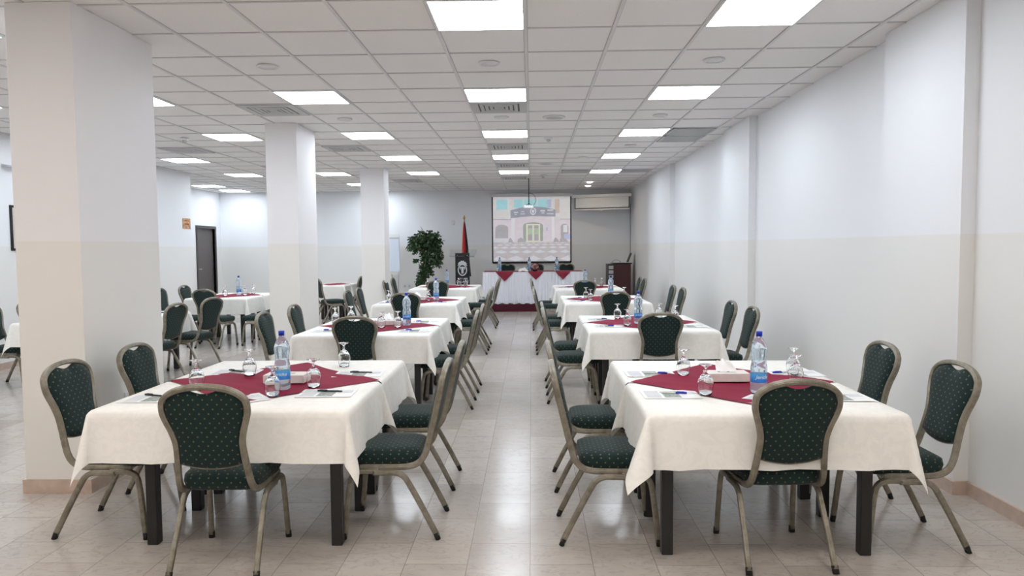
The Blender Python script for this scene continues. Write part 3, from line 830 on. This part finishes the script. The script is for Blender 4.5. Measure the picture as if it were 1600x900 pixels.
# pleated skirt
m = MB(); ring_ = []
def edge_pts():
    out = []
    n = 150
    for i in range(25): out.append((HX0, HY1-(HY1-HY0)*i/25, (-1, 0)))
    for i in range(n+1): out.append((HX0+(HX1-HX0)*i/n, HY0, (0, -1)))
    for i in range(1, 26): out.append((HX1, HY0+(HY1-HY0)*i/25, (1, 0)))
    return out
P = []
E_ = edge_pts()
for lev in range(9):
    q = lev/8; row = []
    for i, (x, y, (nx, ny)) in enumerate(E_):
        a = .010+.055*(.2+.8*q)*(.5+.5*math.sin(i*1.25+.7*math.sin(i*.37)))**1.6*(1+.3*math.sin(i*.21))+.015*q
        ex = 0
        if ny and (x-HX0 < .02 or HX1-x < .02): ex = math.copysign(.03*q, x)
        row.append((x+nx*a+ex, y+ny*a, HZ-.004-(.735-.012*math.sin(i*.5))*q))
    P.append(row)
m.grid(P)
tagp(m.obj('table_skirt', 'skirtcloth'), 'pleated white skirt hanging round the head table', 'table skirt')
m = fabric(HX0, HX1, HY0, HY1, HZ+.002, .012, .012, .012, .012, 5, step=.004, ripple=0)
tagp(m.obj('head_table_cloth', 'redcloth'), 'thin crimson cloth covering the top of the head table', 'tablecloth')
for x, w_, nm in ((-.62, .42, 'left'), (.10, .36, 'middle'), (.73, .35, 'right')):
    P = []
    for i in range(9):
        q = i/8; row = []
        for j in range(9):
            s = -1+2*j/8
            if i == 0: row.append((x+s*w_/2, HY0+.06, HZ+.006))
            elif i == 1: row.append((x+s*w_/2, HY0-.045, HZ+.004))
            else:
                qq = (i-1)/7; row.append((x+s*w_/2*(1-qq), HY0-.058-.004*math.sin(s*5), HZ-.01-.19*w_/.38*qq))
        P.append(row)
    m = MB(); m.grid(P)
    tagp(m.obj('cloth_point', 'redcloth'), 'crimson triangular cloth point hanging over head table, %s of three' % nm, 'table cloth', 'crimson cloth points on the head table')
for x, nm in ((-.60, 'left'), (.12, 'middle'), (.88, 'right')):
    chair(x, 17.95, 270, 'green chair behind the head table, %s of three' % nm, 'chairs behind the head table', PZ)
for x, nm in ((-.75, 'left'), (-.05, 'middle'), (.60, 'right')):
    put(bottle0, x, 16.95, HZ+.006, 0, 'water bottle standing on the head table, %s of three' % nm, 'bottles on the head table')
    put(goblet0, x-.04, 16.8, HZ+.006, 0, 'upturned glass beside the %s bottle on head table' % nm, 'glasses on the head table')
# tissue heap and bouquet
m = MB()
P = []
for i in range(17):
    row = []
    for j in range(17):
        u, v = -1+i/8, -1+j/8; r = math.hypot(u, v)
        hgt = .075*max(0, 1-r*r*.8)*(1+.35*math.sin(6*u+2*v)*math.cos(5*v))
        row.append((.115*u, .07*v, max(0, hgt)))
    P.append(row)
m.grid(P); tagp(m.obj('crumpled_napkin', 'tissue', loc=(-.19, 16.72, HZ+.007)), 'crumpled white napkin heap on the head table near its middle', 'napkin')
t = empty('flower_arrangement', 'low flower arrangement with pale pink and red blooms on head table', 'flowers', (.085, 16.8, HZ+.006))
MB().lathe([(0, 0), (.05, 0), (.06, .03), (.055, .06), (0, .055)], seg=20, close=False).obj('bowl', 'black', t)
M['pink'] = plain('pale_pink_petal', srgb(226, 190, 184), .7, var=.1); M['leaf'] = None
M['redpet'] = plain('dark_red_petal', srgb(128, 46, 44), .7, var=.2)
for mm, nm, spots in (('pink', 'pale_blooms', ((-.05, .11, 0), (.045, .10, 0), (0, .145, .01), (-.0, .07, -.02))), ('redpet', 'red_blooms', ((-.02, .15, .03), (.06, .145, .01), (-.075, .075, 0), (.075, .06, 0), (0, .105, -.03)))):
    m = MB()
    for bx, bz, by in spots:
        for ring_i, (rr, n) in enumerate(((.028, 7), (.018, 5), (.009, 3))):
            for q in range(n):
                a = 2*PI*q/n+ring_i; c = Vector((bx+rr*math.cos(a), by-.02+rr*.5*math.sin(a), bz+rr*.8*math.sin(a)))
                d_ = Vector((math.cos(a), -.5, math.sin(a)))*.014; s_ = Vector((-math.sin(a), 0, math.cos(a)))*.012
                m.poly([c-s_, c+d_*.6-s_*.8, c+d_+Vector((0, 0, .002)), c+d_*.6+s_*.8, c+s_])
    m.obj(nm, mm, t)
def leaf_mat():
    t = NT('ficus_leaf'); oi = t.node('ShaderNodeTexCoord'); n = t.noise(9, oi.outputs['Object'], 3)
    t.link(t.ramp(n, .3, .7, srgb(28, 50, 28), srgb(60, 92, 50)), t.b.inputs['Base Color']); t.b.inputs['Roughness'].default_value = .45
    return t.m
M['leaf'] = leaf_mat(); M['bark'] = plain('brown_bark', srgb(98, 78, 60), .8, var=.3)
m = MB()
for q in range(14):
    a = 2*PI*q/14; c = Vector((.05*math.cos(a), .04*math.sin(a), .06)); d_ = Vector((math.cos(a), math.sin(a), .5))*.05; s_ = Vector((-math.sin(a), math.cos(a), 0))*.014
    m.poly([c-s_*.3, c+d_*.5-s_, c+d_, c+d_*.5+s_])
m.obj('leaves', 'leaf', t)

# lectern with crest and lettering
def text_mesh(body, size, mat, parent, x, y, z, name='lettering', bold=0):
    cu = bpy.data.curves.new(name, 'FONT'); cu.body = body; cu.size = size; cu.align_x = 'CENTER'; cu.align_y = 'CENTER'; cu.extrude = .0015; cu.offset = bold
    cu.resolution_u = 3
    to = bpy.data.objects.new(name, cu); COL.objects.link(to)
    dg = bpy.context.evaluated_depsgraph_get(); me = bpy.data.meshes.new_from_object(to.evaluated_get(dg)); bpy.data.objects.remove(to)
    for v in me.vertices: v.co = Vector((v.co.x+x, y-v.co.z, z+v.co.y))
    me.materials.clear(); me.materials.append(M[mat]); o = bpy.data.objects.new(name, me); return link(o, parent)
M['silver'] = plain('silver_print', srgb(196, 200, 204), .4, var=.04)
LX, LY = -1.64, 17.0
t = empty('lectern', 'black lectern with a silver oval crest and a clear acrylic desk', 'lectern', (LX, LY, PZ))
body = MB().box(-.17, .17, -.02, .02, 0, 1.19, bevel=.004).obj('front_panel', 'black', t)
MB().box(-.14, .14, .02, .32, .05, 1.12, bevel=.004).obj('cabinet_body', 'black', t)
MB().box(-.25, .25, -.06, .40, 0, .03, bevel=.006).obj('base', 'black', t)
m = MB(); m.prism([(-.29, -.13, 1.10), (.29, -.13, 1.10), (.33, .30, 1.27), (-.33, .30, 1.27)], (0, 0, .008)); m.box(-.29, .29, -.135, -.127, 1.10, 1.14)
m.obj('acrylic_desk', 'acrylic', t)
m = MB()
for sx in (-1, 1): m.tube([(sx*.115, -.018, 1.13), (sx*.115, -.032, 1.13)], .010, 12)
m.obj('mounting_stud', 'silver', t)
m = MB(); cz = .79
def ell(rx, rz, n=40, cx_=0, cz_=0): return [(cx_+rx*math.cos(2*PI*i/n), cz_+rz*math.sin(2*PI*i/n)) for i in range(n)]
A_, B_ = ell(.112, .142), ell(.088, .116)
for i in range(40):
    j = (i+1) % 40
    m.poly([(A_[i][0], -.0215, cz+A_[i][1]), (A_[j][0], -.0215, cz+A_[j][1]), (B_[j][0], -.0215, cz+B_[j][1]), (B_[i][0], -.0215, cz+B_[i][1])])
# crown over the ring and the monogram shape inside
for pts in ([(-.13, .10), (-.10, .15), (-.12, .17), (-.085, .185), (-.09, .215), (-.05, .21), (-.04, .245), (0, .235), (.04, .245), (.05, .21), (.09, .215), (.085, .185), (.12, .17), (.10, .15), (.13, .10), (.08, .13), (0, .155), (-.08, .13)],
            [(-.075, .06), (-.055, .085), (-.02, .075), (0, .09), (.02, .075), (.055, .085), (.075, .06), (.07, .02), (.05, 0), (.055, .035), (.035, .055), (.03, .0), (.025, -.07), (.035, -.095), (.01, -.09), (0, -.1), (-.01, -.09), (-.035, -.095), (-.025, -.07), (-.03, .0), (-.035, .055), (-.055, .035), (-.05, 0), (-.07, .02)]):
    m.poly([(x*.92, -.0218, cz+z*.9) for x, z in pts])
m.obj('crest', 'silver', body)
text_mesh('CITY INN', .058, 'silver', body, 0, -.021, .575)
text_mesh('PALACE', .080, 'silver', body, 0, -.021, .505, bold=.001)

# furled flag
t = empty('flag', 'furled red and black flag on a pole with gold finial behind the lectern', 'flag', (-1.64, 17.6, PZ))
M['gold'] = plain('gold_metal', srgb(190, 150, 70), .3, metal=.8)
MB().lathe([(0, 0), (.15, 0), (.15, .02), (.03, .05), (0, .05)], seg=24, close=False).obj('base', 'gold', t)
MB().tube([(0, 0, .04), (0, 0, 2.02)], .012, 10).obj('pole', 'gold', t)
MB().lathe([(0, 2.01), (.022, 2.02), (.03, 2.05), (.015, 2.08), (.012, 2.10), (0, 2.12)], seg=14, close=False).obj('finial', 'gold', t)
M['flagred'] = plain('flag_red', srgb(178, 32, 38), .8, var=.15, scale=8); M['flagblack'] = plain('flag_black', srgb(24, 22, 26), .8); M['flagorange'] = plain('flag_edge', srgb(214, 96, 62), .8)
m = MB(); seg = 48; rings = []
for i in range(15):
    q = i/14; z = 1.96-1.35*q; R_ = .012+.10*q**.8
    rings.append([m.bm.verts.new((R_*(1+.22*math.sin(k*2*PI/seg*7+q*2))*math.cos(2*PI*k/seg)+.02*q, R_*.8*(1+.22*math.sin(k*2*PI/seg*7+q*2))*math.sin(2*PI*k/seg), z)) for k in range(seg)])
for a, b in zip(rings, rings[1:]):
    for k in range(seg):
        f = m.bm.faces.new((a[k], a[(k+1) % seg], b[(k+1) % seg], b[k])); f.smooth = True
        an = 2*PI*k/seg
        f.material_index = 1 if (an > 5.0 or an < .6) else (2 if 3.1 < an < 3.9 else 0)
m.obj('flag_cloth', ['flagred', 'flagblack', 'flagorange'], t)

# projection screen with the projected picture
SX0, SX1, SZ0, SZ1, SY = -1.03, 1.055, 1.08, 2.80, 18.78
t = empty('projection_screen', 'pulled-down projection screen showing a hotel entrance, behind the head table', 'projection screen', ((SX0+SX1)/2, SY, 0))
cx = (SX0+SX1)/2; hw = (SX1-SX0)/2
MB().box(-hw-.05, hw+.05, -.02, .10, SZ1, SZ1+.09, bevel=.012).obj('case', 'white', t)
m = MB(); m.box(-hw, -hw+.035, 0, .004, SZ0, SZ1); m.box(hw-.035, hw, 0, .004, SZ0, SZ1); m.box(-hw, hw, 0, .004, SZ0, SZ0+.035); m.box(-hw+.02, hw-.02, -.006, .012, SZ0-.02, SZ0+.004)
m.obj('border', 'black', t)
def pic(name, r, g_, b, e=.55):  # projector light is put into the colours as glow and pale wash
    r, g_, b = [v*.62+206*.38 for v in (r, g_, b)]
    c = srgb(r, g_, b); tt = NT(name); tc = tt.node('ShaderNodeTexCoord'); n = tt.noise(7, tc.outputs['Object'], 4)
    col = tt.ramp(n, .3, .7, tuple(v*.93 for v in c[:3])+(1,), tuple(min(1, v*1.05) for v in c[:3])+(1,))
    tt.link(col, tt.b.inputs['Base Color']); tt.link(col, tt.b.inputs['Emission Color']); tt.b.inputs['Emission Strength'].default_value = e; tt.b.inputs['Roughness'].default_value = .8
    return tt.m
pm = [pic('pic_sheet', 196, 194, 198), pic('pic_cream', 214, 212, 212), pic('pic_cyan', 140, 214, 224), pic('pic_banner', 122, 126, 146), pic('pic_white', 226, 230, 236),
      pic('pic_lilac', 216, 202, 214), pic('pic_green', 130, 142, 130), pic('pic_frame', 226, 224, 196), pic('pic_grey', 150, 146, 152), pic('pic_tan', 198, 172, 158),
      pic('pic_paving', 176, 166, 170), pic('pic_pale', 204, 206, 216), pic('pic_blue', 168, 178, 220), pic('pic_leaf', 158, 186, 150)]
m = MB(); m.box(-hw+.035, hw-.035, .001, .004, SZ0+.035, SZ1); m.obj('screen_fabric', [pm[0]], t)
m = MB(); W_, H_ = 2*hw-.07, SZ1-SZ0-.035-.06
def Q(px, py, lay): return (-hw+.035+(px-200)/768*W_, -.0005-.0004*lay, SZ0+.035+(755-py)/610*H_)
def rect(x0, y0, x1, y1, mi, lay=1): m.mi = mi; m.poly([Q(x0, y1, lay), Q(x1, y1, lay), Q(x1, y0, lay), Q(x0, y0, lay)])
def pg(pts, mi, lay=1): m.mi = mi; m.poly([Q(x, y, lay) for x, y in pts])
def arch_(x0, y0, x1, y1, rise, mi, lay=2):
    pts = [(x0, y1), (x1, y1), (x1, y0+rise)]+[((x0+x1)/2+(x1-x0)/2*math.cos(PI*i/12), y0+rise-rise*math.sin(PI*i/12)) for i in range(1, 12)]+[(x0, y0+rise)]
    pg(pts, mi, lay)
rect(200, 145, 968, 565, 1); rect(200, 565, 968, 755, 10)
rect(235, 148, 345, 245, 2, 2); rect(225, 145, 235, 250, 4, 2); rect(345, 145, 356, 250, 4, 2); rect(200, 338, 385, 346, 8, 2)
rect(410, 147, 780, 232, 2, 2); rect(500, 147, 508, 232, 4, 3); rect(640, 147, 648, 232, 4, 3); rect(740, 150, 780, 225, 12, 3)
rect(815, 147, 862, 285, 9, 2); rect(826, 285, 858, 325, 4, 2); rect(866, 340, 968, 348, 8, 2)
rect(410, 322, 785, 562, 5, 2); rect(200, 346, 385, 560, 5, 2); rect(810, 346, 968, 560, 5, 2)
pg([(375, 252), (480, 228), (600, 216), (720, 228), (822, 250), (822, 318), (720, 316), (600, 312), (480, 320), (375, 332)], 3, 4)
rect(385, 330, 410, 562, 4, 3); rect(785, 325, 810, 545, 4, 3)
pg([(600+30*math.cos(2*PI*i/20), 264+36*math.sin(2*PI*i/20)) for i in range(20)], 4, 5)
pg([(600+22*math.cos(2*PI*i/20), 264+27*math.sin(2*PI*i/20)) for i in range(20)], 3, 6)
pg([(590, 250), (610, 250), (614, 262), (604, 284), (596, 284), (586, 262)], 4, 7)
for x0, y0, x1, y1 in ((474, 284, 520, 294), (480, 262, 512, 272), (672, 252, 718, 268), (682, 276, 712, 286), (742, 248, 800, 262), (736, 284, 802, 294), (410, 268, 450, 280), (415, 290, 440, 298)): rect(x0, y0, x1, y1, 11, 5)
arch_(500, 372, 696, 556, 30, 6, 3); rect(530, 388, 668, 562, 7, 4)
for x0, x1 in ((546, 592), (608, 654)): rect(x0, 402, x1, 552, 8, 5); rect(x0+2, 430, x1-2, 490, 13, 6)
arch_(222, 392, 350, 526, 40, 8, 3); arch_(874, 388, 950, 530, 30, 8, 3); rect(900, 400, 940, 470, 4, 4); rect(908, 488, 966, 540, 12, 4)
rect(728, 420, 746, 456, 12, 4); rect(205, 530, 360, 566, 11, 3)
for x0, w2 in ((440, 90), (350, 50), (800, 60), (860, 90)): pg([(x0, 566), (x0+8, 535), (x0+w2*.4, 520), (x0+w2*.7, 535), (x0+w2, 566)], 8, 4)
for rr, (yc, hh_, wd) in enumerate(((732, 50, 175), (662, 28, 128), (620, 18, 96), (593, 11, 74), (575, 7, 58))):
    for q in range(-5, 6):
        xc = 600+q*wd+(0 if rr % 2 == 0 else wd/2)
        xa, xb = max(200, xc-wd*.48), min(968, xc+wd*.48)
        if xa >= xb or xc < 200 or xc > 968: continue
        pg([(xa, yc), (xc, min(754, yc+hh_*.5)), (xb, yc), (xc, yc-hh_*.7)], 11, 2)
m.obj('projected_picture', pm, t)

# second, half rolled screen hung across the corner
p0, p1 = Vector((1.13, 18.62)), Vector((2.47, 18.10))
ang = math.atan2(p1.y-p0.y, p1.x-p0.x); Ls = (p1-p0).length; mid = (p0+p1)/2
t = empty('rolled_screen', 'half rolled white projection screen hung across the right back corner', 'projection screen', (mid.x, mid.y, 0), ang)
a = Ls/2
MB().box(-a-.06, a+.06, -.05, .05, 2.74, 2.82, bevel=.01).obj('case', 'white', t)
MB().box(-a+.0, a-.0, -.004, .004, 2.47, 2.75).obj('screen_fabric', 'white', t)
m = MB(); m.box(-a, -a+.022, -.006, -.004, 2.47, 2.74); m.box(a-.022, a, -.006, -.004, 2.47, 2.74); m.box(-a, a, -.006, -.004, 2.455, 2.48); m.obj('border', 'black', t)
m = MB(); m.box(-a, a, -.012, .012, 2.425, 2.455); m.box(-.02, .02, -.014, -.010, 2.39, 2.43); m.obj('bottom_bar', 'white', t)

# projector on its ceiling pole
t = empty('ceiling_projector', 'small white projector hung on a thin dark pole over the aisle', 'projector', (-.045, 15.2, H))
MB().lathe([(0, 0), (.06, 0), (.05, -.03), (0, -.03)], seg=20, close=False).obj('ceiling_plate', 'white', t)
MB().tube([(0, 0, -.02), (0, 0, -.60)], .009, 10).obj('pole', 'dark', t)
m = MB(); m.tube([(-.0, 0, -.56), (-.07, .04, -.607)], .006); m.tube([(0, 0, -.56), (.07, .04, -.607)], .006); m.tube(spline([(0, 0, -.35), (.07, 0, -.36), (.13, 0, -.42), (.145, .02, -.52), (.1, .05, -.60)], 5), .004)
m.obj('mount_arm', 'dark', t)
m = MB(); m.box(-.10, .10, -.09, .09, -.665, -.605, bevel=.010); m.obj('projector_body', 'white', t)
MB().tube([(.05, .089, -.635), (.05, .105, -.635)], .022, 20).obj('lens', 'black', t)

# tree
t = empty('potted_ficus', 'tall potted ficus tree with dark green leaves against back wall', 'plant', (-2.62, 17.9, 0))
MB().lathe([(0, 0), (.15, 0), (.19, .30), (.20, .33), (.18, .33), (.17, .28), (0, .28)], seg=28, close=False).obj('pot', 'maroonwood', t)
m = MB(); rt = random.Random(3)
for k in range(3):
    pts = []
    for i in range(9):
        q = i/8; a = k*2.1+q*5; r = .035*(1-q*.3)
        pts.append((r*math.cos(a)+(-.02-.05*q), r*math.sin(a), .27+1.15*q))
    m.tube(spline(pts, 3), .016)
br = []
for k in range(16):
    z = .75+.07*k; a = rt.uniform(0, 6.28); L_ = rt.uniform(.15, .33)
    s_ = Vector((-.04, 0, z)); e_ = s_+Vector((math.cos(a)*L_, math.sin(a)*L_*.8, .22)); m.tube([s_, (s_+e_)/2+Vector((0, 0, .03)), e_], [.009, .007, .003], 6)
m.obj('trunk', 'bark', t)
m = MB()
blobs = [(-.08, 0, 1.68, .30, .26, .25), (.14, .02, 1.66, .25, .22, .27), (-.27, 0, 1.54, .23, .18, .20), (.20, 0, 1.38, .22, .18, .22), (.24, 0, 1.18, .17, .14, .18),
         (-.02, 0, 1.28, .16, .15, .14), (-.04, 0, 1.02, .19, .17, .14), (-.12, 0, .80, .15, .14, .14), (-.16, 0, .62, .14, .12, .12), (.03, 0, .88, .12, .12, .12), (-.34, 0, 1.70, .11, .1, .1), (-.28, 0, 1.18, .05, .05, .05)]
for bx, by, bz, rx, ry, rz_ in blobs:
    n = int(8200*rx*rz_)+24
    for q in range(n):
        d_ = Vector((rt.gauss(0, 1), rt.gauss(0, 1), rt.gauss(0, 1))).normalized()*rt.uniform(.45, 1.02)
        c = Vector((bx+d_.x*rx, by+d_.y*ry, bz+d_.z*rz_))
        dr = Vector((rt.uniform(-1, 1), rt.uniform(-1, 1), rt.uniform(-1.1, .2))).normalized(); sd = dr.cross(Vector((rt.uniform(-1, 1), rt.uniform(-1, 1), rt.uniform(-1, 1)))).normalized()
        L_ = rt.uniform(.06, .095); w_ = L_*.26; up = dr.cross(sd)*L_*.08
        m.poly([c, c+dr*L_*.35+sd*w_+up, c+dr*L_*.75+sd*w_*.7, c+dr*L_-up, c+dr*L_*.75-sd*w_*.7, c+dr*L_*.35-sd*w_+up])
m.obj('foliage', 'leaf', t)

# flip chart
t = empty('flip_chart', 'white flip chart board on an easel, right of the far column', 'flip chart', (-3.58, 18.3, 0))
m = MB(); m.prism([(-.33, -.08, .82), (.225, -.08, .82), (.19, .04, 1.84), (-.33, .04, 1.84)], (0, .02, 0)); m.obj('board', 'white', t)
M['flippaper'] = plain('flip_pad_paper', srgb(214, 224, 236), .5, var=.01)
m = MB(); m.prism([(-.32, -.078, .90), (.21, -.078, .90), (.185, .025, 1.76), (-.32, .025, 1.76)], (0, -.006, 0)); m.obj('paper_pad', 'flippaper', t)
m = MB(); m.prism([(-.33, -.092, .885), (.223, -.092, .885), (.222, -.09, .90), (-.33, -.09, .90)], (0, .02, 0)); m.box(-.32, .185, .01, .03, 1.745, 1.765); m.obj('clamp_bar', 'steel', t)
for sx, sy in ((-.3, -.25), (.2, -.25), (-.05, .35)):
    MB().tube([(sx*.8, .06, 1.6), (sx, sy, 0)], .012, 8).obj('leg', 'steel', t)

# equipment cabinet and laptop
t = empty('equipment_cabinet', 'dark mahogany equipment cabinet with black front standing in right back corner', 'cabinet', (2.27, 18.15, PZ*0))
MB().box(-.21, .21, -.25, .3, .02, 1.05, bevel=.004).obj('carcass', 'maroonwood', t)
m = MB(); m.box(-.24, .24, -.27, .32, 1.05, 1.075, bevel=.003); m.obj('top', 'black', t)
m = MB()
m.box(-.36, -.21, -.24, .28, .02, 1.05); m.obj('rack_side', 'dark', t)
m = MB()
for i in range(8): m.box(-.345, -.225, -.246, -.2405, .12+.115*i, .205+.115*i)
m.obj('rack_unit', 'vent', t)
MB().box(-.22, .22, -.24, .29, 0, .02).obj('plinth', 'black', t)
t = empty('laptop', 'open grey laptop seen from its side, on top of the cabinet', 'laptop', (2.33, 18.1, 1.076))
MB().box(-.11, .11, -.16, .16, 0, .018, bevel=.004).obj('keyboard_base', 'vent', t)
m = MB(); m.prism([(.08, -.16, .018), (.08, .16, .018), (.17, .16, .245), (.17, -.16, .245)], (.012, 0, -.003)); m.obj('screen_lid', 'dark', t)
tagp(MB().tube(spline([(2.02, 18.0, 1.079), (2.04, 17.98, 1.12), (2.10, 17.98, 1.15), (2.18, 18.0, 1.14), (2.24, 18.02, 1.10)], 6), .004).obj('cable', 'dark'), 'thin dark cable looping over the cabinet top beside the laptop', 'cable')
tagp(MB().tube([(2.60, 18.88, 2.6), (2.60, 18.88, 1.2)], .008, 8).obj('wall_cable', 'dark'), 'thin grey cable running down the right back corner of walls', 'cable')

# wall bits
def socket(x, y, z, nx, ny, label):
    t = empty('wall_socket', label, 'socket', (x, y, z), math.atan2(ny, nx)+PI/2, 'wall sockets')
    MB().box(-.045, .045, -.009, 0, -.045, .045, bevel=.003).obj('plate', 'white', t)
    m = MB(); m.lathe([(.0, 0), (.022, 0), (.022, .003), (0, .003)], seg=16, close=False)
    bmesh.ops.rotate(m.bm, verts=m.bm.verts, cent=(0, 0, 0), matrix=Matrix.Rotation(PI/2, 3, 'X')); bmesh.ops.translate(m.bm, verts=m.bm.verts, vec=(0, -.009, 0))
    m.obj('outlet', 'vent', t)
socket(-2.734, 4.72, .50, 1, 0, 'white wall socket low on the front column')
socket(-3.36, YB, .48, 0, -1, 'white wall socket low on the back wall, left of two')
socket(-3.24, YB, .48, 0, -1, 'white wall socket low on the back wall, right of two')
tagp(MB().box(-2.09, -2.03, YB-.03, YB, 2.1, 2.2, bevel=.006).obj('wall_sensor', 'white'), 'tiny white sensor box high on the back wall above the lectern', 'sensor')
M['artbeige'] = plain('framed_art_paper', srgb(196, 190, 180), .6, var=.1); M['artdark'] = plain('framed_art_shapes', srgb(70, 66, 78), .6, var=.3)
t = empty('framed_picture', 'black framed picture on the left wall beside the front column', 'picture', (XL-.155, 9.60, 1.80), 0)
m = MB(); m.box(-.005, .012, -.33, .33, .27, .30); m.box(-.005, .012, -.33, .33, -.30, -.27); m.box(-.005, .012, -.33, -.295, -.27, .27); m.box(-.005, .012, .295, .33, -.27, .27); m.obj('frame', 'black', t)
MB().box(-.005, .006, -.295, .295, -.27, .27).obj('picture_sheet', 'artbeige', t)
m = MB()
for y, z, r in ((-.1, .05, .08), (.05, -.05, .11), (.12, .1, .05), (-.12, -.14, .06)):
    m.poly([(.0065, y+r*math.cos(2*PI*i/9), z+r*1.3*math.sin(2*PI*i/9)) for i in range(9)])
m.obj('printed_shapes', 'artdark', t)
M['poster'] = plain('orange_brown_poster', srgb(196, 150, 110), .6, var=.35, scale=14)
t = empty('wall_notice', 'small orange brown notice high on the left wall near the recess', 'notice', (XL, 13.78, 2.0), 0)
MB().box(0, .012, -.15, .15, -.10, .10).obj('board', 'poster', t)
m = MB(); m.box(.012, .0125, -.1, .1, .045, .06); m.box(.012, .0125, -.08, .08, -.02, .0); m.obj('printed_lines', 'redpet', t)
